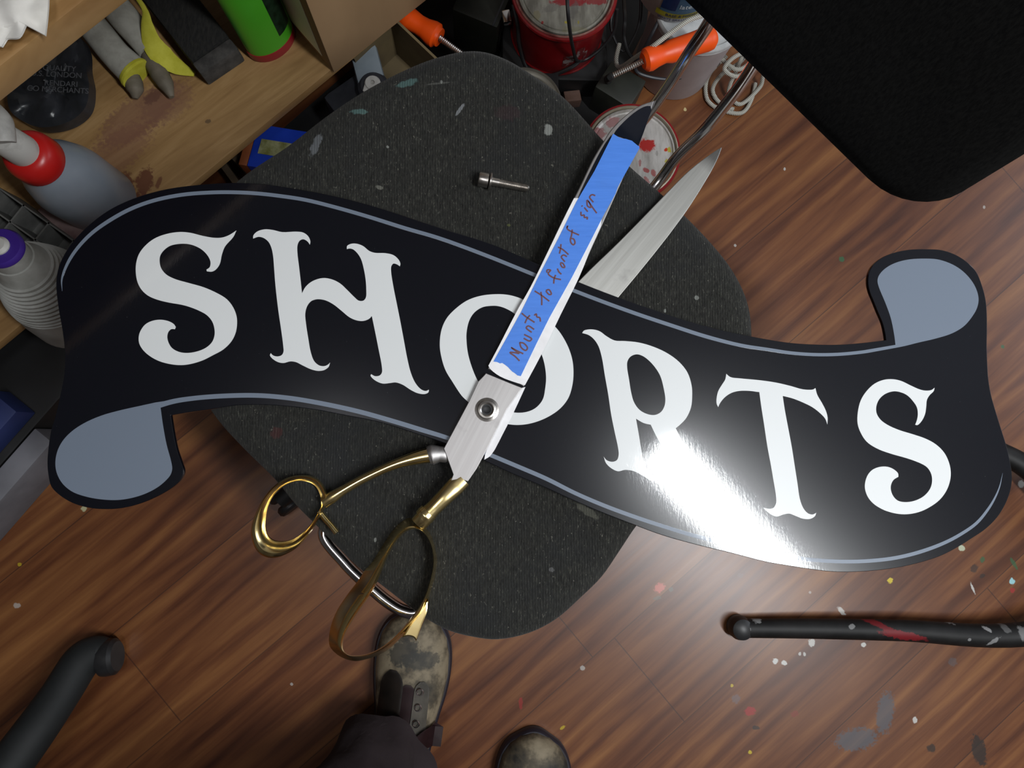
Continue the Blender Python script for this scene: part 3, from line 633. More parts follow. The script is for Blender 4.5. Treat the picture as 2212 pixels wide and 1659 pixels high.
ring([(905, 1128), (929, 1152), (939, 1180), (944, 1205), (941, 1242), (932, 1275), (924, 1305), (912, 1335), (893, 1352), (872, 1372), (840, 1402), (815, 1416), (791, 1424), (768, 1428), (745, 1423), (726, 1412), (712, 1395), (711, 1372), (717, 1345), (729, 1317), (750, 1285), (775, 1252), (800, 1212), (824, 1177), (845, 1148), (865, 1128), (885, 1118)],
     [(900, 1143), (917, 1153), (928, 1170), (935, 1195), (936, 1219), (930, 1250), (920, 1282), (906, 1310), (888, 1335), (868, 1360), (840, 1387), (815, 1404), (792, 1413), (770, 1416), (752, 1414), (742, 1404), (740, 1390), (745, 1370), (757, 1346), (775, 1318), (790, 1297), (807, 1271), (821, 1240), (834, 1208), (850, 1178), (866, 1157), (882, 1145)],
     [(0, .466), (.05, .469), (.50, .4850), (.72, .4925), (.86, .4936), (.97, .491), (1.03, .486), (1.0, .479), (.9, .4735), (.4, .466)])
plate('spur', [lp([(925, 1296, 1), (923, 1322), (912, 1350), (898.5, 1386, 1), (893, 1378), (882, 1375), (868, 1378, 1), (885, 1350), (905, 1325)], .486, 4)], .476, .486, M['gold'], sc, .0018)

# bolt on the seat
bo = empty('socket_bolt', P(1085, 388, .464), 'steel socket head bolt with washer, lying on the grey seat', 'bolt')
WORLDLOC[bo.name] = Vector(bo.location)
a, b = P(1034, 386, .4735), P(1143, 407, .4690); ax = (b-a).normalized(); LB = (b-a).length
turned('bolt_head', [(.0030, .001), (.0035, .0), (.0082, 0), (.0088, .001), (.0088, .0112), (.0080, .0118), (0, .0118)], a, M['bolt'], bo, ax, 28)
turned('hex_socket', [(0, .005), (.0042, .004), (.0036, .0005)], a, M['black_satin'], bo, ax, 6)
turned('washer', [(.004, .0128), (.0100, .0128), (.0104, .0134), (.0104, .0150), (.0098, .0156), (.004, .0156)], a, M['bolt'], bo, ax, 28)
prof = [(0, .0156), (.0050, .0156), (.0050, .0240)]
h = .0245
while h < LB-.002:
    prof += [(.0050, h), (.0041, h+.0009)]; h += .0018
prof += [(.0040, LB-.001), (.003, LB), (0, LB)]
turned('bolt_shank', prof, a, M['bolt'], bo, ax, 24)

# ------------------------------------------------------------------ workbench: top board and low shelf
def along(p, q): return (q-p).normalized()
ZWT, ZSH = .72, .20
wk = empty('workbench', P(60, 60, 0), 'wooden workbench at the upper left, orange-brown top above a low shelf', 'workbench')
WORLDLOC[wk.name] = Vector(wk.location)
a = P(0, 222, .690); b = P(280, 0, .690); d = along(a, b); nrm = Vector((-d.y, d.x, 0))
if nrm.x > 0: nrm = -nrm
a2 = a-d*.55
box('worktop', v3(a2, .690), d*1.3, nrm*.62, (0, 0, .030), M['worktop'], wk, .003)
a = P(430, 402, ZSH-.018); b = P(720, 163, ZSH-.018); d = along(a, b); nrm = Vector((-d.y, d.x, 0))
if nrm.x > 0: nrm = -nrm
SD, SN = d, nrm
sh0 = v3(a-d*.75, ZSH-.018)
box('shelf', sh0, d*1.55, nrm*.55, (0, 0, .018), M['shelf'], wk, .0015)
for (q, l) in ((.05, 0), (1.45, 0)):
    s0 = sh0+d*q+nrm*.47
    box('post', v3(s0, 0), d*.05, nrm*.05, (0, 0, .690), M['worktop'], wk, .002)
    s0 = sh0+d*q+nrm*.16
    box('post', v3(s0, 0), d*.05, nrm*.05, (0, 0, ZSH-.018), M['worktop'], wk, .002)

def cloth(name, outline, zf, m, label, cat, thick=.002, n=26, amp=.01, seed=0, fold=None):
    """crumpled sheet: grid cut to an outline"""
    q = cr(outline, 6); c = sum(q, Vector((0, 0)))/len(q)
    bm = bmesh.new(); rings = []
    K = 9
    for r in range(K+1):
        f = r/K; L = []
        for a in q:
            p = c+(a-c)*f
            w = P(p.x, p.y, zf)
            z = zf+amp*(noise.noise(Vector((w.x*28+seed, w.y*28, seed)))+.5*noise.noise(Vector((w.x*70, w.y*70+seed, 2))))*(1-.35*f)+amp*.6
            L.append(bm.verts.new(P(p.x, p.y, z)))
        rings.append(L)
    N = len(q)
    for r in range(K):
        for k2 in range(N):
            try: bm.faces.new((rings[r][k2], rings[r][(k2+1) % N], rings[r+1][(k2+1) % N], rings[r+1][k2]))
            except Exception: pass
    bmesh.ops.remove_doubles(bm, verts=bm.verts, dist=1e-6)
    res = bmesh.ops.extrude_face_region(bm, geom=list(bm.faces))
    for v in [g for g in res['geom'] if isinstance(g, bmesh.types.BMVert)]: v.co.z -= thick
    o = bm_put(name, bm, m); tag(o, label, cat); return o
M['tissue'] = noisy('white_tissue', (.62, .60, .55), (.74, .72, .68), 25, .85, bump=.3)
cloth('rag', [(-60, -40, 1), (105, -60, 1), (103, 20), (97, 76, 1), (70, 52), (62, 42), (40, 80), (12, 84), (3, 100, 1), (-50, 90, 1)], .724, M['tissue'], 'crumpled white cloth rag on the bench top, top left corner', 'rag', amp=.014)

# plastic bag under the bench top
M['bag'] = noisy('dark_bag', (.012, .014, .016), (.03, .032, .038), 18, .32, bump=.5, bdist=.004)
bg = cloth('plastic_bag', [(20, 185), (60, 140), (110, 100), (165, 75), (182, 100), (185, 145), (192, 185), (184, 232), (150, 262), (90, 275), (50, 262), (20, 235)], .225, M['bag'], 'crumpled dark plastic bag with small grey print, on the low shelf', 'bag', thick=.020, amp=.016, seed=4)
M['print'] = mat('grey_print', (.085, .088, .095), .5)
def text(name, s, p, ang, size, m, parent=None, thick=.0002, matrix=None, lab=None):
    cu = bpy.data.curves.new(name, 'FONT'); cu.body = s; cu.size = size; cu.extrude = thick; cu.align_x = 'CENTER'; cu.align_y = 'CENTER'
    o = bpy.data.objects.new(name, cu); COL.objects.link(o)
    dg = bpy.context.evaluated_depsgraph_get(); me = bpy.data.meshes.new_from_object(o.evaluated_get(dg))
    bpy.data.objects.remove(o); bpy.data.curves.remove(cu)
    me.materials.clear()
    me.transform(matrix if matrix else Matrix.Translation(p) @ Matrix.Rotation(ang, 4, 'Z'))
    r = put(name, me, m, parent, False)
    if lab: r['label'] = lab
    return r
for (s, x, y) in (('QUALITY', 128, 148), ('U.S. LONDON', 122, 161), ('RENDARI', 132, 181), ('CO MERCHANTS', 125, 194)):
    text('print', s, P(x, y, .258), math.radians(-2), .0115, M['print'], bg)

# cloth-wrapped tools, strap, brush on the shelf
M['cream'] = noisy('cream_cloth', (.30, .29, .25), (.42, .41, .36), 40, .9, bump=.3)
M['yellow'] = noisy('yellow_cloth', (.45, .42, .02), (.55, .52, .05), 50, .8, bump=.2)
M['brownrub'] = noisy('brown_rubber', (.10, .085, .06), (.15, .125, .09), 40, .7)
def sleeve(pts, r, label, tip, yel):
    t = empty('work_brush', pts[-1], label, 'brush', 'cloth-wrapped tools on the shelf'); WORLDLOC[t.name] = Vector(t.location)
    tube('cloth_sleeve', pts, r, M['cream'], t, seg=18, rb=[x*.75 for x in r])
    if yel:
        e = pts[-1]; dd = (pts[-1]-pts[-2]).normalized()
        tube('frayed_rim', [e-dd*.005, e, e+dd*.004], [r[-1]*1.04, r[-1]*1.10, r[-1]*1.08], M['yellow'], t, seg=18, rb=[r[-1]*.78, r[-1]*.82, r[-1]*.80])
    tube('rounded_tip', tip, [.011, .013, .014, .012, .004], M['brownrub'], t, seg=14)
    return t
zq = ZSH+.022
sleeve([P(170, 20, zq), P(215, 75, zq), P(250, 118, zq), P(292, 158, zq-.002)], [.021, .022, .022, .0245], 'cream cloth-sleeved tool with yellow frayed rim and brown tip, on the shelf', [P(270, 145, zq-.004), P(281, 163, zq-.006), P(288, 180, zq-.008), P(292, 195, zq-.008), P(292, 213, zq-.010)], True)
sleeve([P(230, -10, zq+.006), P(270, 40, zq+.006), P(300, 75, zq+.004), P(325, 108, zq)], [.021, .022, .021, .019], 'plain cream cloth-sleeved tool with a long brown tip, beside the yellow strap', [P(312, 100, zq-.004), P(330, 135, zq-.006), P(345, 160, zq-.008), P(358, 182, zq-.008), P(371, 210, zq-.010)], False)
bm = bmesh.new()
q = cr3([P(285, -20, .255), P(312, 20, .252), P(318, 55, .248), P(330, 95, .235), P(352, 122, .225), P(385, 145, .212), P(420, 160, .206)], 8)
sweep(bm, q, lerp_list([.003, .004, .009, .015, .017, .012, .004], len(q)), .0025, 10, True, (0, 0, 1))
tag(bm_put('strap', bm, M['yellow']), 'bright yellow curled strap between the sleeved tools and dark brush', 'strap')
br = empty('broom_head', P(420, 110, ZSH), 'wide dark bristle brush with dusty grey end, lying on the shelf', 'brush'); WORLDLOC[br.name] = Vector(br.location)
M['bristle'] = noisy('bristle', (.003, .003, .003), (.014, .013, .011), 1, .9, (260, 90, 260), bump=.8, bdist=.002)
M['dust'] = noisy('dusty_black', (.03, .028, .026), (.065, .06, .055), 60, .9, bump=.5)
e0, e1, f0, f1 = P(452, 186, .205), P(531, 132, .205), P(322, 20, .205), P(405, -35, .205)
box('bristles', e0+(f0-e0)*.14, e1-e0, (f0-e0)*.9, (0, 0, .040), M['bristle'], br, .008)
box('brush_block', e0, e1-e0, (f0-e0)*.14, (0, 0, .036), M['dust'], br, .004)
# green bottle
gb = empty('green_bottle', P(588, 100, ZSH), 'green plastic bottle with dark label and crimson base, beside the cardboard box', 'bottle'); WORLDLOC[gb.name] = Vector(gb.location)
M['green'] = noisy('green_plastic', (.06, .36, .016), (.08, .42, .03), 6, .35)
M['crimson'] = noisy('crimson_plastic', (.30, .01, .02), (.36, .015, .03), 6, .4)
g0 = P(588, 92, ZSH)
bm = bmesh.new(); rot = Matrix.Rotation(math.radians(40), 4, 'Z')
def oval(name, prof, m, par, c, ang, sx, sy):
    bm = bmesh.new(); lathe(bm, prof, (0, 0, 0), (0, 0, 1), 40, sx, sy)
    bm.transform(Matrix.Translation(c) @ Matrix.Rotation(ang, 4, 'Z')); return bm_put(name, bm, m, par)
oval('bottle_base', [(0, 0), (.95, 0), (1, .004), (1, .020), (0, .020)], M['crimson'], gb, g0, math.radians(40), .042, .028)
oval('bottle_body', [(0, .020), (1, .020), (1, .19), (.92, .215), (.6, .235), (.35, .245), (.33, .265), (0, .265)], M['green'], gb, g0, math.radians(40), .041, .0272)
oval('bottle_cap', [(0, .265), (.4, .265), (.4, .30), (0, .30)], M['crimson'], gb, g0, math.radians(40), .041, .041)
M['dkgreen'] = noisy('dark_green_print', (.004, .02, .008), (.02, .06, .03), 90, .4)
def curved_panel(name, c, ang, sx, sy, a0, a1, z0, z1, m, par, off=.0006, seg=14):
    bm = bmesh.new(); A = []; B = []
    R = Matrix.Rotation(ang, 3, 'Z')
    for k2 in range(seg+1):
        a = math.radians(a0+(a1-a0)*k2/seg); p = R @ Vector(((sx+off)*math.cos(a), (sy+off)*math.sin(a), 0))
        A.append(bm.verts.new(Vector(c)+p+Vector((0, 0, z0)))); B.append(bm.verts.new(Vector(c)+p+Vector((0, 0, z1))))
    for k2 in range(seg): bm.faces.new((A[k2], A[k2+1], B[k2+1], B[k2]))
    r = bmesh.ops.solidify(bm, geom=list(bm.faces), thickness=.0005)
    return bm_put(name, bm, m, par)
curved_panel('bottle_label', g0, math.radians(40), .041, .0272, -78, -30, .045, .18, M['dkgreen'], gb)

# cardboard box on the shelf
cb0 = P(722, 158, ZSH); cb1 = P(932, -8, ZSH); dv = along(cb0, cb1); dn = Vector((-dv.y, dv.x, 0))
if dn.x > 0: dn = -dn
M['card'] = noisy('cardboard', (.27, .165, .080), (.32, .20, .10), 8, .8, (1, 1, .3))
cbx = empty('cardboard_box', cb0, 'brown cardboard box with white shipping label, standing on the shelf edge', 'box'); WORLDLOC[cbx.name] = Vector(cbx.location)
box('carton', cb0, dv*.30, dn*.24, (0, 0, .27), M['card'], cbx, .002)
M['label'] = noisy('white_label', (.84, .81, .70), (.90, .87, .77), 12, .6)
bm = bmesh.new(); obox(bm, cb0-dv*.0008+dn*.022+Vector((0, 0, .02)), dn*.15, dv*.0006, (0, 0, .23)); lbl = bm_put('shipping_label', bm, M['label'], cbx)
M['dark_ink'] = mat('dark_ink', (.02, .02, .018), .6)
mx = Matrix((( -dn.x, 0, -dv.x, 0), (-dn.y, 0, -dv.y, 0), (0, 1, 0, 0), (0, 0, 0, 1)))
for (s, u, zz, sz) in (('KEEP DRY', .10, .205, .020), ('13 x 9', .11, .165, .022), ('PAINTS', .10, .125, .022)):
    pp = cb0-dv*.0012+dn*u+Vector((0, 0, ZSH*0+zz-.0))
    text('label_writing', s, None, 0, sz, M['dark_ink'], lbl, matrix=Matrix.Translation(pp) @ mx)
M['cleartape'] = noisy('packing_tape', (.44, .38, .30), (.50, .44, .36), 10, .35)
box('packing_tape', cb0+dv*.205-dn*.0008+Vector((0, 0, .0)), dv*.06, dn*.0006, (0, 0, .27), M['cleartape'], cbx)

# ------------------------------------------------------------------ bottles at the left
M['spray'] = noisy('cloudy_plastic', (.20, .23, .27), (.26, .29, .33), 7, .35, coat=.2)
M['grime'] = noisy('grimy_white', (.34, .33, .31), (.50, .49, .46), 34, .55, lo=.3, hi=.5)
M['red'] = noisy('red_plastic', (.42, .008, .008), (.50, .012, .010), 9, .35)
sb0 = P(226, 440, ZSH); st = P(46, 322, .425)
sb = empty('spray_bottle', sb0, 'cloudy plastic spray bottle with red collar and white trigger head, left edge', 'bottle'); WORLDLOC[sb.name] = Vector(sb.location)
sax = Vector((P(66, 338, .40)-P(226, 440, .205)))
sax = sax.normalized(); HB = (P(66, 338, .40)-P(226, 440, .205)).length
sax = Vector((0, 0, 1))*.94+Vector((sax.x, sax.y, 0))*.34; sax.normalize()
c0 = P(222, 436, ZSH+.008)
turned('bottle_body', [(0, 0), (.048, 0), (.0525, .006), (.0525, .085), (.051, .10), (.044, .128), (.034, .150), (.026, .165), (.023, .172), (0, .172)], c0, M['spray'], sb, sax, 48)
turned('collar', [(.020, .160), (.031, .160), (.0335, .164), (.0325, .183), (.028, .193), (.021, .197), (.016, .197)], c0, M['red'], sb, sax, 36)
turned('trigger_neck', [(0, .195), (.0195, .195), (.0200, .199), (.0185, .236), (.016, .242), (0, .242)], c0, M['grime'], sb, sax, 30)
q = c0+sax*.246
tube('trigger_head', [q+Vector((.008, -.010, 0)), q+Vector((.004, .012, .006)), q+Vector((-.010, .026, .006)), q+Vector((-.04, .03, 0))], [.013, .016, .014, .011], M['grime'], sb, seg=14)
for j in range(3):
    e = Vector((.004-.010*j, .008+.004*j, .0))
    tube('dark_slit', [q+e+Vector((-.006, -.012, .014)), q+e+Vector((-.001, .000, .0165)), q+e+Vector((.006, .010, .013))], .0012, M['black_plastic'], sb, seg=6)
tube('trigger_lever', [q+Vector((.000, .012, .0)), q+Vector((-.03, .012, -.01)), q+Vector((-.045, -.01, -.03))], [.006, .006, .005], M['grime'], sb, seg=10)
# second white ribbed bottle
M['ribbed'] = noisy('dirty_white_plastic', (.20, .20, .18), (.34, .34, .32), 18, .6, lo=.3, hi=.6)
rb = empty('ribbed_bottle', P(130, 665, ZSH), 'dirty white ribbed squeeze bottle with purple cap ring, left of the sign', 'bottle'); WORLDLOC[rb.name] = Vector(rb.location)
c0 = P(165, 672, ZSH); cap = P(-2, 532, .40)
sax = (cap-c0); LR = sax.length; sax.normalize()
prof = [(0, 0), (.055, 0), (.062, .006), (.062, .05), (.060, .07)]
nr = 12
for i in range(nr):
    h = .075+i*.0065; r = .060-(i/nr)**1.5*.026
    prof += [(r, h), (r, h+.003), (r-.0030, h+.0045)]
prof += [(.030, .16), (.026, .175), (.024, LR-.03), (.024, LR-.008), (0, LR-.008)]
turned('bottle_body', prof, c0, M['ribbed'], rb, sax, 48)
M['purple'] = noisy('purple_plastic', (.035, .012, .17), (.045, .018, .22), 9, .4)
turned('cap_ring', [(.012, LR-.009), (.026, LR-.009), (.0265, LR-.004), (.024, LR), (.012, LR)], c0, M['purple'], rb, sax, 36)
turned('nozzle', [(0, LR-.008), (.0125, LR-.008), (.0125, LR+.002), (.009, LR+.006), (0, LR+.006)], c0, M['grime'], rb, sax, 24)
# grey compartment tray between the bottles
M['tray'] = noisy('grey_clear_plastic', (.10, .10, .095), (.17, .17, .16), 22, .45)
tr = empty('compartment_tray', P(60, 500, ZSH), 'grey plastic compartment tray between the spray bottle and ribbed bottle', 'tray'); WORLDLOC[tr.name] = Vector(tr.location)
ta = P(-10, 400, ZSH+.06); tb = P(160, 520, ZSH+.06); td = along(ta, tb); tn = Vector((td.y, -td.x, 0))
box('tray_floor', v3(ta, ZSH+.0005), td*.135, tn*.062, (0, 0, .004), M['tray'], tr)
for i in range(4): box('divider', v3(ta+td*(.0445*i), ZSH+.004), td*.0025, tn*.062, (0, 0, .05), M['tray'], tr)
for i in range(3): box('tray_side', v3(ta+tn*(.0300*i), ZSH+.004), td*.137, tn*.0022, (0, 0, .05), M['tray'], tr)
# pink-ish printed box peeking out
M['pinkbox'] = noisy('faded_pink_card', (.16, .08, .08), (.26, .19, .18), 30, .6)
pa = P(78, 447, ZSH+.04); pb = P(170, 525, ZSH+.04); pd = along(pa, pb); pn = Vector((-pd.y, pd.x, 0))
tag(box('small_carton', v3(pa, ZSH+.0005)-pn*.004, pd*.105, pn*.022, (0, 0, .032), M['pinkbox'], None, .001), 'small faded pink carton wedged between tray and spray bottle', 'box')

# below the shelf at the left
M['navy'] = noisy('dark_blue_card', (.012, .022, .10), (.02, .035, .14), 12, .6)
M['greyboard'] = noisy('grey_paint', (.12, .12, .135), (.18, .18, .20), 10, .6)
a = P(-60, 1165, .09); b = P(150, 925, .09); d = along(a, b); n_ = Vector((-d.y, d.x, 0))
if n_.x > 0: n_ = -n_
fb = empty('storage_crate', v3(a, 0), 'black storage crate holding blue packets, under the low shelf', 'crate'); WORLDLOC[fb.name] = Vector(fb.location)
ca = v3(a-d*.05+n_*.040, 0)
box('crate_body', ca, d*.42, n_*.26, (0, 0, .10), M['black_satin'], fb, .004)
tag(box('blue_packet', v3(P(-70, 1030, .13), .1005), d*.13, n_*.055, (0, 0, .05), M['navy'], None, .003), 'dark blue packet resting on the black crate, far left', 'packet')
tag(box('grey_plank', v3(a-d*.10, .0), d*.30, n_*.036, (0, 0, .105), M['greyboard'], None, .003), 'grey painted plank standing on edge in front of the black crate', 'plank')

# ------------------------------------------------------------------ things on the floor between shelf and seat
M['blue'] = noisy('blue_print', (.012, .05, .50), (.02, .07, .60), 12, .4)
M['rust'] = noisy('orange_brown', (.26, .065, .02), (.34, .10, .03), 20, .5)
M['olive'] = noisy('olive_print', (.20, .20, .05), (.42, .42, .22), 70, .5)
bt = empty('blue_box', P(600, 320, 0), 'blue printed box with yellow window and orange end, beneath the shelf edge', 'box'); WORLDLOC[bt.name] = Vector(bt.location)
zb = .11
a = P(533, 358, zb); b = P(650, 300, zb); d = Vector((1, .02, 0)); n2 = along(P(533, 358, zb), P(556, 276, zb)); dd = along(P(533, 362, zb), P(660, 362+20, zb))
dd = along(P(556, 276, zb), P(655, 292, zb)); 
box('packet_body', v3(a, zb-.05), dd*.13, n2*.075, (0, 0, .05), M['blue'], bt, .002)
box('packet_end', v3(a-dd*.014, zb-.05), dd*.0135, n2*.075, (0, 0, .05), M['rust'], bt, .001)
box('window_label', v3(a+dd*.012+n2*.024, zb), dd*.062, n2*.026, (0, 0, .0006), M['olive'], bt)
box('prop_block', v3(a+dd*.01+n2*.01, 0), dd*.10, n2*.05, (0, 0, zb-.0505), M['black_satin'], bt)
M['stick'] = noisy('brown_stick', (.10, .07, .04), (.16, .11, .07), 20, .7)
for (p0, p1, lab) in ((P(492, 335, .06), P(540, 382, .06), 'brown wooden stick beside the blue box, nearer the box'), (P(470, 352, .045), P(505, 400, .045), 'darker wooden stick beside the blue box, nearer the sign')):
    dd = along(p0, p1); nn = Vector((-dd.y, dd.x, 0)); tag(box('wooden_stick', v3(p0-dd*.06, 0.0), dd*.16, nn*.012, (0, 0, p0.z), M['stick'], None, .001), lab, 'stick', 'sticks under the shelf')
# pale jar and black tool with white knob
M['pale'] = noisy('pale_blue_grey', (.20, .24, .27), (.26, .30, .33), 12, .5)
dd = along(P(760, 120, .12), P(808, 98, .12)); nn = along(P(808, 98, .12), P(826, 165, .12))
tag(box('pale_canister', v3(P(757, 122, .12), 0), dd*.048, nn*.075, (0, 0, .131), M['pale'], None, .008), 'pale blue-grey canister beneath the cardboard box corner', 'canister')
tl = empty('clamp_body', P(790, 205, 0), 'dark tool body with a white slotted knob, beside the seat', 'tool'); WORLDLOC[tl.name] = Vector(tl.location)
M['darkgrey'] = noisy('dark_grey_metal', (.020, .022, .028), (.045, .047, .055), 24, .45)
dd = along(P(700, 210, .12), P(800, 140, .12)); nn = Vector((dd.y, -dd.x, 0))
box('tool_casing', v3(P(690, 200, .12), 0.0), dd*.088, nn*.07, (0, 0, .108), M['darkgrey'], tl, .012)
turned('tool_cap', [(0, 0), (.026, 0), (.026, .128), (.020, .134), (0, .134)], v3(P(806, 185, .13), 0), M['darkgrey'], tl, seg=28)
kc = P(805, 181, .136)
turned('knob', [(0, -.002), (.0125, -.002), (.0135, .002), (.0115, .005), (.004, .0055), (.0035, .002), (0, .002)], kc, M['grime'], tl, seg=24)
box('knob_lever', kc+Vector((-.016, -.014, -.001)), (.008, -.002, 0), (.003, .012, 0), (0, 0, .004), M['grime'], tl, .001)
# brown open carton under the cardboard box
M['olivecard'] = noisy('dim_card', (.075, .055, .028), (.16, .115, .05), 6, .8)
p0 = P(868, 52, .17); p1 = P(948, 128, .17); dd = along(p0, p1); nn = Vector((dd.y, -dd.x, 0))
if nn.x > 0: nn = -nn
bb = empty('open_carton', v3(p0, 0), 'dim brown open carton on the floor between cardboard box and seat', 'box'); WORLDLOC[bb.name] = Vector(bb.location)
p00 = p0-dd*.03
box('carton_side', v3(p00, 0), dd*.15, nn*.004, (0, 0, .17), M['olivecard'], bb)
box('carton_side', v3(p00+nn*.085, 0), dd*.15, nn*.004, (0, 0, .11), M['olivecard'], bb)
box('carton_side', v3(p00, 0), dd*.004, nn*.089, (0, 0, .14), M['olivecard'], bb)
box('carton_bottom', v3(p00, 0), dd*.15, nn*.089, (0, 0, .05), M['olivecard'], bb)
# orange clamp handles
M['orange'] = noisy('orange_plastic', (.85, .075, .002), (.90, .095, .004), 14, .42)
def thread(a, b, r):
    prof = []; h = 0; L = (b-a).length
    while h < L: prof += [(r, h), (r*.8, h+.0016)]; h += .0032
    return [(0, 0)]+prof+[(0, L)]
def clamp(name, a, b, prof, ra, rb_, lab, rr=.0055):
    t = empty(name, v3(a, a.z-.02), lab, 'clamp', 'orange screw clamps'); WORLDLOC[t.name] = Vector(t.location)
    ax = (b-a).normalized()
    turned('clamp_handle', prof, a, M['orange'], t, ax, 24)
    turned('threaded_rod', thread(ra, rb_, rr), ra, M['bolt'], t, (rb_-ra), 18)
    return t
za = .16; a = P(868, 30, za); b = P(950, 82, za); Lh = (b-a).length
c1 = clamp('screw_clamp', a, b, [(0, -.006), (.014, -.005), (.0175, 0), (.018, Lh*.2), (.0155, Lh*.45), (.0165, Lh*.62), (.020, Lh*.8), (.020, Lh*.9), (.016, Lh*.94), (.015, Lh*1.0), (0, Lh*1.0)],
      b, P(1040, 148, za-.01), 'orange-handled screw clamp beside the cardboard box')
tube('clamp_bar', [P(1040, 148, za-.012), P(1080, 170, .10), P(1040, 120, 0.012)], .006, M['black_satin'], c1, seg=10)
za = .245; a = P(1541, 80, za); b = P(1389, 132, za); Lh = (b-a).length
c1 = clamp('screw_clamp', a, b, [(0, -.003), (.012, -.002), (.0175, .004), (.0185, .012), (.0175, Lh*.3), (.0175, Lh*.52), (.0170, Lh*.62), (.0140, Lh*.70), (.0155, Lh*.80), (.0185, Lh*.90), (.0175, Lh*.96), (.012, Lh), (0, Lh)],
      b, P(1320, 165, za-.02), 'orange-handled screw clamp behind the chrome rod, over the grey pail', .0048)
tube('clamp_bar', [P(1322, 164, za-.02), P(1316, 168, za-.03), P(1312, 172, .12), P(1322, 180, .0065)], .006, M['black_satin'], c1, seg=10)

# paint cans
M['whitepaint'] = noisy('white_smear', (.45, .38, .37), (.22, .03, .03), 60, .5, lo=.45, hi=.52)
M['redpaint'] = noisy('red_can', (.16, .004, .006), (.24, .008, .010), 9, .28, coat=.3)
def lid_mat(name, c, spots, z, base2):
    m = mat(name, c, .42, .55); t = NT(m); p = t.pos()
    n = t.noise(t.map(p, sc=(30, 8, 10)), 2.5, 4, .6)
    cc_ = t.ramp(n, [(.35, base2), (.62, c)])
    cc_ = t.spots(cc_, spots, z); t.color(cc_)
    return m
R2 = (.38, .03, .03)
M['lid1'] = lid_mat('stained_lid', (.36, .35, .30), [(1230, 2, 40, 10, 0, (.32, .02, .03), .9), (1290, 0, 25, 9, 0, (.32, .02, .03), .8), (1172, 46, 3, 3, 0, R2, .9), (1223, 46, 4, 3, 0, (.5, .42, .05), .9), (1250, 46, 2, 4, 0, (.4, .33, .05), .8),
    (1240, 20, 10, 20, -20, (.16, .15, .14), .6), (1190, 15, 20, 9, 20, (.2, .19, .17), .6), (1160, 30, 8, 12, 0, (.3, .26, .12), .5), (1240, 62, 30, 8, 0, (.28, .26, .17), .6)], .19, (.20, .19, .16))
M['lid2'] = lid_mat('splattered_lid', (.62, .60, .57), [(1398, 312, 19, 15, 10, (.50, .035, .03), 1), (1290, 285, 18, 22, 20, (.45, .18, .18), .8), (1325, 262, 16, 12, 30, (.45, .20, .20), .8), (1296, 268, 9, 8, 0, (.8, .78, .76), 1),
    (1280, 300, 8, 10, 30, R2, .8), (1440, 322, 5, 4, 0, (.6, .06, .02), 1), (1447, 322, 5, 6, 0, (.5, .45, .02), .9), (1442, 348, 5, 6, 0, (.5, .45, .05), .9), (1397, 366, 8, 5, -20, R2, .8), (1383, 350, 3, 8, 0, R2, .6),
    (1412, 372, 6, 8, 20, R2, .7), (1398, 388, 5, 9, 30, R2, .6), (1375, 380, 6, 5, 0, R2, .7), (1420, 330, 3, 6, 0, (.3, .28, .26), .6), (1315, 300, 12, 10, 0, (.75, .72, .7), .8)], .19, (.38, .36, .33))
def paint_can(name, c, r, h, body, lid, lab, z0=0.0, wire=True, cat='paint can', grp='paint cans on the floor'):
    t = empty(name, (c.x, c.y, z0), lab, cat, grp); WORLDLOC[t.name] = Vector(t.location)
    o = (c.x, c.y, z0)
    turned('can_body', [(0, 0), (r*.97, 0), (r, .002), (r, .004), (r*.975, .006), (r*.975, h-.012), (r*1.05, h-.009), (r*1.065, h-.005), (r*1.05, h-.002), (r*1.0, h-.002)], o, body, t, seg=64)
    turned('rim', [(r*1.0, h-.009), (r*1.012, h-.004), (r*1.0, h-.0005), (r*.975, h), (r*.955, h-.002), (r*.945, h-.007), (r*.93, h-.007)], o, M['canrim'], t, seg=64)
    turned('lid', [(r*.935, h-.006), (r*.925, h-.0015), (r*.89, h-.001), (r*.875, h-.004), (r*.84, h-.0045), (r*.83, h-.003), (r*.5, h-.0028), (0, h-.0026)], o, lid, t, seg=64)
    return t
M['canrim'] = noisy('can_rim', (.34, .30, .22), (.46, .42, .33), 40, .4, metal=.6)
M['canrim_red'] = noisy('red_rim', (.20, .01, .012), (.34, .20, .16), 30, .35, metal=.4)
c1 = P(1220, -25, .19); can1 = paint_can('paint_can', c1, .083, .125, M['redpaint'], M['lid1'], 'dark red paint can with stained grey lid, top centre of the photo', .065)
for ch in can1.children:
    if ch.name.startswith('rim'): ch.data.materials[0] = M['canrim_red']
for a0, a1, z0_, z1_ in ((-86, -72, .030, .062), (-70, -60, .050, .078), (-60, -55, .036, .060)):
    curved_panel('paint_drip', (c1.x, c1.y, .065), 0, .081, .081, a0, a1, z0_, z1_, M['whitepaint'], can1, .0004, 6)
tag(box('black_case', v3(P(1180, 60, .06), 0)+Vector((-.080, -.10, 0)), (.19, 0, 0), (0, .19, 0), (0, 0, .0645), M['black_satin'], None, .006), 'flat black case beneath the dark red paint can', 'case')
wire = M['black_plastic']
tube('handle', [P(1333, 20, .17), P(1325, 70, .13), P(1290, 112, .10), P(1250, 132, .10), P(1237, 100, .20), P(1228, 40, .27), P(1224, -30, .29)], .0030, wire, can1, seg=8)
tube('handle', [P(1108, 10, .17), P(1118, 55, .15), P(1122, 100, .12), P(1140, 150, .09), P(1180, 165, .085), P(1235, 145, .10), P(1262, 118, .10), P(1300, 60, .14), P(1320, 10, .17)], .0034, wire, can1, seg=8)
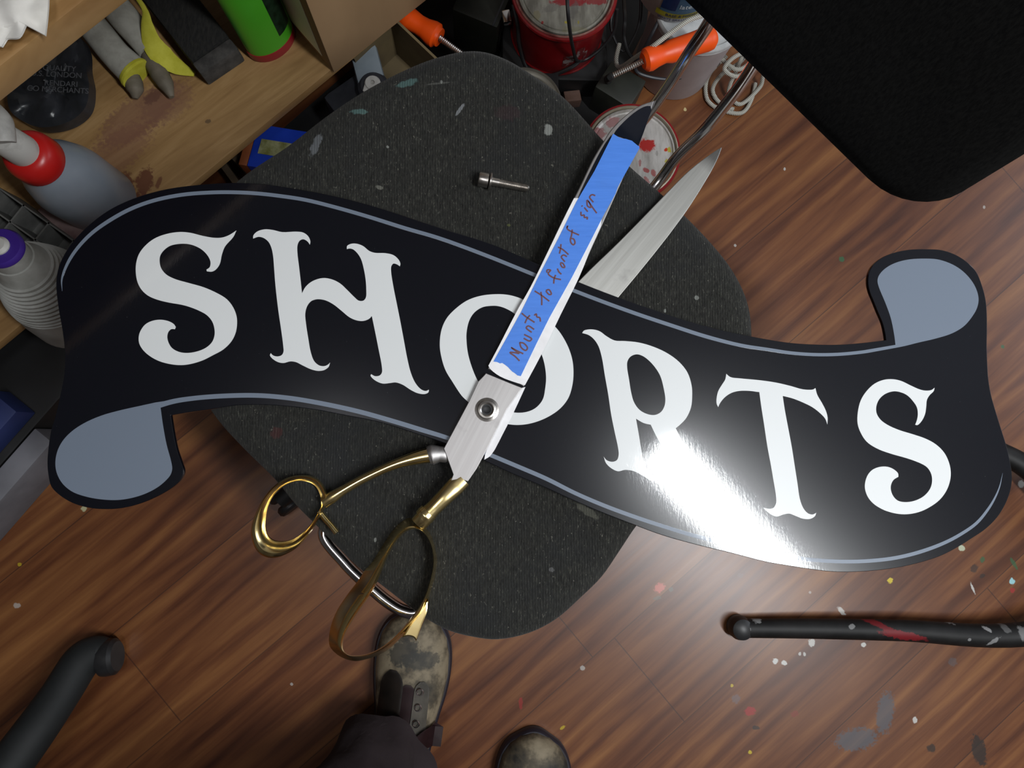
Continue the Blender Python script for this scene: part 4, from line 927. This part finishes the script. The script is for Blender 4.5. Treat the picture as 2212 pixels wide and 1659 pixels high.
c2 = P(1366, 326, .19); can2 = paint_can('paint_can', c2, .0755, .19, M['redpaint'], M['lid2'], 'red paint can with silver lid spattered red and white, beside the blade tip')
M['pail'] = noisy('grey_lilac_pail', (.40, .36, .37), (.52, .48, .49), 9, .55)
M['pailrim'] = noisy('pale_rim', (.40, .42, .42), (.55, .56, .56), 40, .45)
c3 = P(1520, 8, .19)
pail = empty('pail', (c3.x, c3.y, 0), 'grey-lilac metal pail with pale ridged rim, behind the chrome rods', 'pail'); WORLDLOC[pail.name] = Vector(pail.location)
r = .078
turned('pail_body', [(0, 0), (r*.90, 0), (r*.93, .004), (r*.985, .165), (r, .168), (r*1.02, .172), (r, .176)], c3-Vector((0, 0, .19)), M['pail'], pail, seg=64)
turned('pail_rim', [(r, .172), (r*1.04, .176), (r*1.03, .179), (r*1.045, .183), (r*1.03, .187), (r*1.0, .190), (r*.95, .190), (r*.93, .186), (r*.6, .186), (0, .186)], c3-Vector((0, 0, .19)), M['pailrim'], pail, seg=64)
tube('pail_handle', [P(1600, 60, .15), P(1575, 95, .11), P(1520, 145, .09), P(1460, 170, .085), P(1400, 165, .085), P(1372, 145, .10), P(1400, 90, .16), P(1425, 40, .185)], .0030, M['darkgrey'], pail, seg=8)
# labelled tub on the pail
M['tubwhite'] = noisy('white_tub', (.46, .46, .48), (.55, .55, .56), 10, .5)
M['tubblue'] = noisy('blue_label', (.05, .13, .24), (.12, .22, .32), 50, .45)
M['tubnavy'] = noisy('navy_label', (.01, .03, .12), (.02, .05, .18), 30, .45)
M['tubyellow'] = noisy('yellow_label', (.42, .36, .02), (.52, .46, .05), 60, .5)
zt = .1905
c4 = P(1450, 50, zt)+Vector((.006, .062, 0))
tub = empty('paint_tub', c4, 'white paint tub with blue and yellow label, standing on the pail', 'paint tub'); WORLDLOC[tub.name] = Vector(tub.location)
turned('tub_body', [(0, 0), (.060, 0), (.062, .003), (.063, .11), (.066, .112), (.066, .118), (0, .118)], c4, M['tubwhite'], tub, seg=56)
curved_panel('yellow_band', c4, 0, .0625, .0625, -125, -35, .014, .026, M['tubyellow'], tub, .0006, 24)
curved_panel('blue_band', c4, 0, .0627, .0627, -120, -35, .026, .08, M['tubblue'], tub, .0006, 24)
curved_panel('navy_corner', c4, 0, .0630, .0630, -120, -98, .034, .08, M['tubnavy'], tub, .0008, 10)
def text_on_cyl(s, c, r, a_c, z, size, m, par, name='label_writing'):
    n = len(s); w = size*.62
    for i, ch in enumerate(s):
        pass
    cu = bpy.data.curves.new(name, 'FONT'); cu.body = s; cu.size = size; cu.align_x = 'CENTER'; cu.align_y = 'CENTER'; cu.extrude = .0001
    o = bpy.data.objects.new(name, cu); COL.objects.link(o)
    dg = bpy.context.evaluated_depsgraph_get(); me = bpy.data.meshes.new_from_object(o.evaluated_get(dg))
    bpy.data.objects.remove(o); bpy.data.curves.remove(cu); me.materials.clear()
    for v in me.vertices:
        a = math.radians(a_c)+v.co.x/r; rr = r+v.co.z
        v.co = Vector((c.x+rr*math.cos(a), c.y+rr*math.sin(a), c.z+z+v.co.y))
    return put(name, me, m, par, False)
M['navyink'] = mat('navy_ink', (.02, .02, .06), .5); M['paleink'] = mat('pale_ink', (.45, .5, .52), .5)
text_on_cyl('BASE & MEDIUM', c4, .0635, -82, .020, .0085, M['navyink'], tub)
text_on_cyl('WHITE BRILLIANT BLANC', c4, .0628, -80, .0085, .0075, M['navyink'], tub)
text_on_cyl('latex', c4, .0638, -82, .045, .014, M['paleink'], tub)

# lids and dark junk round the cans
M['dulllid'] = noisy('dull_lid', (.24, .23, .19), (.32, .30, .25), 20, .45, metal=.5)
lc = P(1132, 225, .13)
tag(turned('tin_lid', [(0, -.006), (.060, -.006), (.0640, -.004), (.0645, .001), (.0625, .003), (.060, .0), (.054, -.001), (.052, -.003), (0, -.003)], lc, M['dulllid'], None, seg=56), 'dull tin lid half hidden under the grey seat edge, on black box', 'lid')
tag(box('black_box', v3(lc, 0)+Vector((-.07, -.06, 0)), (.13, 0, 0), (0, .12, 0), (0, 0, .1235), M['black_satin'], None, .004), 'black box holding the dull tin lid, under the seat edge', 'box')
M['darkgreen'] = noisy('dark_olive_black', (.012, .014, .010), (.022, .024, .018), 20, .5)
p0 = P(975, 20, .12); p1 = P(1078, 62, .12); dd = along(p0, p1); nn = Vector((-dd.y, dd.x, 0))
tb_ = empty('toolbox', v3(p0, 0), 'black toolbox with silver latch, left of the dark red paint can', 'toolbox'); WORLDLOC[tb_.name] = Vector(tb_.location)
box('toolbox_body', v3(p0, 0), dd*.085, nn*.14, (0, 0, .12), M['darkgreen'], tb_, .006)
lt = P(1096, 32, .135)
box('latch', lt-Vector((.006, .012, .015)), (.014, .003, 0), (-.004, .022, 0), (0, 0, .012), M['chrome'], tb_, .003)
box('toolbox_seam', v3(p0+dd*.075, .1195), dd*.003, nn*.14, (0, 0, .0015), M['darkgrey'], tb_)
p0 = P(1288, 178, .10); p1 = P(1368, 228, .10); dd = along(p0, p1); nn = Vector((-dd.y, dd.x, 0))
tag(box('dark_carton', v3(p0, 0), dd*.072, nn*.06, (0, 0, .085), M['darkgreen'], None, .004), 'dark carton on the floor between the grey pail and red can', 'box')
M['reddirt'] = noisy('reddish_block', (.10, .05, .03), (.17, .10, .08), 30, .8)
tag(box('sanding_block', v3(P(1222, 220, .03), 0), (.03, .004, 0), (-.004, .02, 0), (0, 0, .03), M['reddirt'], None, .002), 'small brown sanding block in the dark gap beside the tin lid', 'block')

MP = [P(x, y, 0).to_2d() for x, y in ((880, 60), (930, -120), (1420, -130), (1395, 60), (1335, 175), (1300, 260), (1255, 330), (1050, 420), (900, 440), (640, 470), (560, 400), (600, 290), (760, 150))]
tag(plate('gap_darkening_sheet', [MP], .0002, .003, M['black_satin']), 'added thin black sheet darkening the floor gaps, under the dark red can and toolbox', 'mat')  # sheet added to blacken bare floor between the cans and below the shelf

# cords: black cables and white rope
def cable(pts, r, m, lab, cat, name, seg=8, grp=None):
    o = tube(name, pts, r, m, None, seg=seg, n=8); tag(o, lab, cat, grp); return o
cable([P(1345, -30, .10), P(1350, 40, .14), P(1348, 80, .12), P(1362, 120, .11), P(1400, 150, .11)], .0032, wire, 'thin black cable hanging between the red can and pail', 'cable', 'cable')
cable([P(1385, -20, .16), P(1383, 40, .14), P(1370, 80, .12), P(1345, 110, .10), P(1320, 60, .12), P(1328, 10, .14)], .0028, wire, 'looped black cable left of the white paint tub', 'cable', 'cable')
def rope_mat():
    m = mat('white_rope', (.45, .44, .39), .9); t = NT(m)
    w = t.n('ShaderNodeTexWave', wave_type='BANDS', bands_direction='DIAGONAL'); t.l(t.pos(), w.inputs[0])
    w.inputs['Scale'].default_value = 160; w.inputs['Distortion'].default_value = .5
    t.color(t.mix(w.outputs['Fac'], (.24, .23, .19), (.56, .55, .49))); t.bump(w.outputs['Fac'], .6, .001); return m
M['rope'] = rope_mat()
cable([P(1530, 30, .235), P(1488, 44, .262), P(1450, 70, .262), P(1410, 100, .255), P(1375, 122, .20), P(1340, 145, .13), P(1331, 130, .12), P(1338, 95, .12)], .0037, M['rope'], 'white twisted rope running across the pail rim past the orange handle', 'rope', 'rope')
def floor_rope(pts, lab):
    cable([P(x, y, z) for x, y, z in pts], .0038, M['rope'], lab, 'rope', 'rope', 8, 'white rope loops beside the pail')
floor_rope([(1590, 85, .09), (1606, 105, .075), (1592, 150, .05), (1578, 180, .03), (1575, 205, .012), (1600, 225, .008), (1640, 190, .012), (1648, 165, .03), (1652, 145, .05)], 'white rope loop reaching furthest right, beside the chrome rod')
floor_rope([(1620, 105, .06), (1598, 135, .05), (1560, 160, .035), (1540, 190, .012), (1548, 215, .006), (1570, 232, .006), (1585, 236, .006)], 'white rope loop left of the second chrome rod')
floor_rope([(1570, 120, .06), (1540, 150, .04), (1525, 180, .008), (1528, 215, .006), (1552, 235, .006), (1590, 245, .006), (1610, 238, .006), (1625, 210, .006), (1632, 180, .006)], 'outermost white rope loop on the wood floor')
floor_rope([(1560, 130, .075), (1590, 150, .08), (1615, 140, .08), (1625, 120, .08), (1605, 115, .09), (1580, 128, .09), (1565, 150, .08), (1590, 165, .07), (1620, 150, .06)], 'bunched white rope coil against the grey pail')

# ------------------------------------------------------------------ black stand at the right, pole at lower left
def black_paint_mat():
    m = mat('spattered_black', (.010, .010, .010), .55, **{'Specular IOR Level': .3}); t = NT(m)
    n = t.noise(t.pos(), 30, 4, .6)
    c = t.ramp(n, [(.4, (.004, .004, .004)), (.75, (.012, .011, .011))])
    Wc = (.30, .30, .30); Rc = (.16, .008, .012)
    c = t.spots(c, [(1648, 1345, 9, 8, 0, Wc, .6), (1627, 1365, 4, 4, 0, Wc, .5), (1847, 1357, 7, 5, 20, Wc, .6), (2050, 1342, 18, 5, -22, Wc, .8), (2130, 1358, 8, 4, -30, Wc, .8), (2140, 1382, 14, 4, 35, Wc, .6),
        (2198, 1364, 9, 14, 0, Wc, .5), (2168, 1356, 8, 8, 0, Wc, .3), (1900, 1350, 60, 6, -24, Rc, .8), (1955, 1374, 48, 9, -10, Rc, .95), (2090, 1380, 3, 3, 0, Wc, .6)], .055)
    t.color(c); return m
M['spatter'] = black_paint_mat()
sd = empty('stand_base', P(2500, 1260, 0), 'black paint-spattered steel stand base on the floor at right edge', 'stand'); WORLDLOC[sd.name] = Vector(sd.location)
hub = P(2560, 1300, .10)
def leg(pts, r, rb_, m=M['spatter']): return tube('leg', pts, r, m, sd, seg=18, rb=rb_, up=(0, 0, 1), n=8)
leg([P(1606, 1357, .022), P(1760, 1358, .028), P(1950, 1362, .036), P(2212, 1370, .052), hub], [.0165, .0175, .0185, .021, .024], [.014, .015, .017, .02, .024])
turned('leg_foot', [(0, 0), (.018, 0), (.0205, .004), (.021, .020), (.018, .032), (.010, .037), (0, .038)], v3(P(1600, 1357, .02), 0), M['black_plastic'], sd, seg=28)
leg([P(2080, 930, .020), P(2150, 972, .03), P(2215, 1008, .04), P(2330, 1100, .07), hub], [.017, .019, .020, .022, .024], [.014, .016, .018, .02, .024])
turned('leg_foot', [(0, 0), (.018, 0), (.0205, .004), (.021, .020), (.018, .032), (0, .038)], v3(P(2080, 930, .02), 0), M['black_plastic'], sd, seg=28)
turned('hub', [(0, 0), (.05, 0), (.052, .01), (.045, .12), (.03, .14), (.03, .5), (0, .5)], v3(hub, 0), M['black_satin'], sd, seg=32)
M['darkrub'] = noisy('dark_rubber', (.006, .0075, .008), (.011, .013, .014), 20, .7)
ld = empty('stool_foot', P(240, 1430, 0), 'thick black tubular foot with rubber end cap, floor at lower left', 'stool leg'); WORLDLOC[ld.name] = Vector(ld.location)
tube('tube', [P(-60, 1760, .16), P(60, 1600, .115), P(130, 1500, .075), P(175, 1430, .048), P(205, 1412, .034), P(226, 1418, .032)], [.034, .032, .030, .030, .029, .027], M['darkrub'], ld, seg=24, n=8)
ec = P(232, 1420, .032); ea = Vector((1, .12, 0))
turned('end_cap', [(.020, -.010), (.0295, -.008), (.0305, .0), (.0295, .012), (.024, .017), (0, .018)], ec, M['black_plastic'], ld, ea, 28)

# ------------------------------------------------------------------ the person
pn_ = empty('person', P(870, 1700, 0), 'person seen from above, brown trousers and worn tan lace-up boots', 'person'); WORLDLOC[pn_.name] = Vector(pn_.location)
def leather():
    m = mat('worn_leather', (.20, .16, .10), .7); t = NT(m); p = t.pos()
    n = t.noise(p, 16, 5, .6); n2 = t.noise(p, 60, 4, .6)
    c = t.ramp(n, [(.36, (.018, .016, .013)), (.47, (.075, .060, .038)), (.56, (.21, .17, .11)), (.72, (.27, .225, .15))])
    c = t.mix(t.math('MULTIPLY', t.fr(n2, .5, .7), .3), c, (.10, .08, .05))
    c = t.spots(c, [(868, 1420, 34, 26, 20, (.022, .022, .02), .8), (905, 1438, 40, 18, 0, (.03, .03, .026), .7)], .09)
    t.color(c); t.bump(n2, .25, .001); return m
M['leather'] = leather()
M['darkleather'] = noisy('dark_leather', (.012, .009, .007), (.030, .020, .015), 22, .45)
M['tongue'] = noisy('oxblood_leather', (.022, .008, .010), (.04, .014, .016), 30, .5)
M['flap'] = noisy('grey_tan_leather', (.09, .08, .065), (.17, .15, .12), 24, .6, bump=.2)
M['sole'] = mat('dark_sole', (.012, .010, .018), .55)
def boot(toe, heel, par, wd_=1.0, full=True):
    d = (heel-toe); L = d.length; d.normalize(); s = Vector((-d.y, d.x, 0))      # d: toe -> heel
    # stations: t, half width, top height
    ST = [(0, .004, .035), (.02, .022, .047), (.06, .038, .055), (.13, .050, .060), (.22, .0555, .064), (.33, .056, .074), (.45, .052, .092), (.56, .046, .112), (.66, .042, .135), (.76, .040, .150), (.88, .037, .150), (.97, .028, .145), (1.0, .012, .14)]
    bm = bmesh.new(); loops = []; NS = 28
    for (t, hw, hh) in ST:
        c = toe+d*(L*t)+s*(.006*math.sin(PI*t)); L_ = []
        hw *= wd_
        for k2 in range(NS):
            a = 2*PI*k2/NS; x = math.cos(a)*hw; sn = math.sin(a)
            if sn >= 0: z = .022+(hh-.022)*(sn**.75)*1.0; x *= (1-.10*sn)
            else: z = .022+.006*sn
            L_.append(c+s*x+Vector((0, 0, z)))
        loops.append(L_)
    loft(bm, loops, False, True)
    up = bm_put('boot', bm, M['leather'], par)
    up['label'] = 'worn tan leather boot'
    bm = bmesh.new(); lo = []; NO = 40
    outl = []
    for (t, hw, hh) in ST: outl.append((t, hw*wd_+.0045))
    left = [toe+d*(L*t-.004 if t == 0 else L*t)+s*(.006*math.sin(PI*t))+s*w for t, w in outl]; right = [toe+d*(L*t-.004 if t == 0 else L*t)+s*(.006*math.sin(PI*t))-s*w for t, w in outl][::-1]
    ol = left+right
    q = cr([(p.x, p.y) for p in ol], 3)
    loft(bm, [[v3(p, .0005) for p in inset(q, .002)], [v3(p, .004) for p in q], [v3(p, .019) for p in q], [v3(p, .024) for p in inset(q, .003)]], False, True)
    bm_put('boot_sole', bm, M['sole'], up)
    if not full: return up
    # surface helper on the boot upper
    def on(t, x, off=.002):
        for i in range(len(ST)-1):
            if ST[i][0] <= t <= ST[i+1][0]:
                f = (t-ST[i][0])/(ST[i+1][0]-ST[i][0]); hw = (ST[i][1]+(ST[i+1][1]-ST[i][1])*f)*wd_; hh = ST[i][2]+(ST[i+1][2]-ST[i][2])*f; break
        xx = max(-.98, min(.98, x/hw)); sn = math.sqrt(1-xx*xx)
        return toe+d*(L*t)+s*(.006*math.sin(PI*t))+s*(x*(1-.10*sn))+Vector((0, 0, .022+(hh-.022)*sn**.75+off))
    def patch(name, t0, t1, xa, xb, m, off, rnd=.3, nt=30, nx=8):
        bm = bmesh.new(); g = []
        for i in range(nt+1):
            f = i/nt; t = t0+(t1-t0)*f; row = []
            sh = math.sqrt(max(0, 1-(1-min(1, f/rnd))**2)) if f < rnd else 1
            x0, x1 = xa(f), xb(f); mid = (x0+x1)/2
            for j in range(nx+1):
                x = x0+(x1-x0)*j/nx; x = mid+(x-mid)*max(sh, .30)
                row.append(bm.verts.new(on(t, x, off)))
            g.append(row)
        for i in range(nt):
            for j in range(nx): bm.faces.new((g[i][j], g[i][j+1], g[i+1][j+1], g[i+1][j]))
        bmesh.ops.solidify(bm, geom=list(bm.faces), thickness=-.0022)
        return bm_put(name, bm, m, up)
    # s points to one side; sides: image left = -1
    sgn = 1 if s.x > 0 else -1
    patch('tongue', .35, .80, lambda f: -.016, lambda f: .016, M['tongue'], .0015, .10)
    patch('quarter', .29, .80, lambda f: sgn*(-.050), lambda f: sgn*(-.009), M['darkleather'], .003, .16)['label'] = 'dark leather side flap'
    fl = patch('quarter', .33, .80, lambda f: sgn*.012, lambda f: sgn*(.038+.002*f), M['flap'], .0035, .10); fl['label'] = 'grey-tan lacing flap'
    for t in (.375, .445, .515):
        p = on(t, sgn*.022, .006)
        bm = bmesh.new(); rr = []
        for k2 in range(17):
            a = 2*PI*k2/16; rr.append(p+Vector((.0050*math.cos(a), .0050*math.sin(a), 0)))
        sweep(bm, rr[:-1]+[rr[0]], .0013, None, 6, False, (0, 0, 1)); bm_put('eyelet', bm, M['chrome'], fl)
    patch('boot_tab', .54, .66, lambda f: sgn*.024, lambda f: sgn*.066, M['tongue'], .016, .1, 5, 6)
    return up
toe1 = P(898, 1322, .03); toe1 = v3(toe1, 0); heel1 = toe1+Vector((-.035, -.300, 0)).normalized()*.305
boot(toe1, heel1, pn_, 1.12)
toe2 = v3(P(1158, 1592, .04), 0); heel2 = toe2+Vector((-.03, -.30, 0)).normalized()*.305
boot(toe2, heel2, pn_, 1.12, False)
def trouser_mat():
    m = mat('brown_trousers', (.035, .024, .026), .9); t = NT(m); p = t.pos()
    n = t.noise(t.map(p, sc=(900, 900, 300)), 1, 2, .6); n2 = t.noise(p, 7, 4, .6)
    c = t.ramp(n2, [(.35, (.040, .027, .030)), (.7, (.064, .046, .050))]); c = t.mix(t.math('MULTIPLY', n, .3), c, (.10, .078, .082))
    t.color(c); t.bump(n, .3, .0008); return m
M['trouser'] = trouser_mat()
# body (legs) and trousers over them
def limb(path, rad, wr, seg, amp, seedv):
    q = cr3(path, 10); R = lerp_list(rad, len(q)); rings = []
    for i, p in enumerate(q):
        t = (q[min(i+1, len(q)-1)]-q[max(i-1, 0)]).normalized(); ref = Vector((0, 1, 0)); u = (ref-t*ref.dot(t)).normalized(); v = t.cross(u)
        ring_ = []
        for k2 in range(seg):
            a = 2*PI*k2/seg
            wv_ = amp*(noise.noise(Vector((math.cos(a)*1.3, math.sin(a)*1.3+seedv, p.z*16+math.sin(a+p.z*9)*1.2)))+.5*noise.noise(Vector((math.cos(a)*3, math.sin(a)*3+seedv, p.z*34))))
            r_ = R[i]*(1+wv_)
            ring_.append(p+u*r_*math.cos(a)+v*r_*math.sin(a))
        rings.append(ring_)
    return rings
ak1 = heel1+(toe1-heel1).normalized()*.085; ak2 = heel2+(toe2-heel2).normalized()*.085
hip = (v3(ak1, .84)+v3(ak2, .84))/2+Vector((-.05, -.22, 0))
def leg_path(ak, sx_): return [v3(ak, .10)+Vector((-.015, .0, 0)), v3(ak, .20)+Vector((-.055, -.025, 0)), v3(ak, .34)+Vector((-.105, -.05, 0)), v3(ak, .48)+Vector((-.13, -.08, 0)), hip+Vector((sx_*.09, .08, -.18)), hip+Vector((sx_*.07, 0, 0))]
for ak, sx_ in ((ak1, -1), (ak2, 1)):
    rings = limb(leg_path(ak, sx_), [.086, .080, .082, .086, .10, .105], 0, 48, .16, sx_*5.)
    bm = bmesh.new(); loft(bm, rings, False, False); bmesh.ops.solidify(bm, geom=list(bm.faces), thickness=.002)
    bm_put('trouser_leg', bm, M['trouser'], pn_)
M['skin'] = noisy('skin', (.42, .26, .19), (.46, .29, .21), 20, .6, **{'Subsurface Weight': .1})
bm = bmesh.new()
for ak, sx_ in ((ak1, -1), (ak2, 1)):
    lpth = leg_path(ak, sx_); lpth[0] = v3(ak, .06)
    loft(bm, limb(lpth, [.034, .040, .055, .052, .075, .085], 0, 20, 0, 0), False, True)
bm_put('body', bm, M['skin'], pn_)

# ------------------------------------------------------------------ ceiling fixture (seen only as the glare in the gloss), and an added short one
lm = empty('ceiling_and_added_fixture', (LC.x, LC.y, 2.42), 'long ceiling light fixture mirrored as the white glare on the sign', 'ceiling light'); WORLDLOC[lm.name] = Vector(lm.location)
M['housing'] = mat('white_housing', (.7, .7, .7), .5)
u_ = Vector((math.cos(LA), math.sin(LA), 0)); w_ = Vector((-u_.y, u_.x, 0))
box('housing', Vector((LC.x, LC.y, 2.425))-u_*.64-w_*.11, u_*1.28, w_*.22, (0, 0, .074), M['housing'], lm, .004)
lm2 = empty('ceiling_and_added_fixture', (LC2.x, LC2.y, 2.42), 'added short fixture overhead at the left, to brighten the gold handles', 'ceiling light'); WORLDLOC[lm2.name] = Vector(lm2.location)
box('housing', Vector((LC2.x, LC2.y, 2.425))-u_*.33-w_*.11, u_*.66, w_*.22, (0, 0, .074), M['housing'], lm2, .004)

for o in bpy.data.objects:
    if '_w' in o: del o['_w']
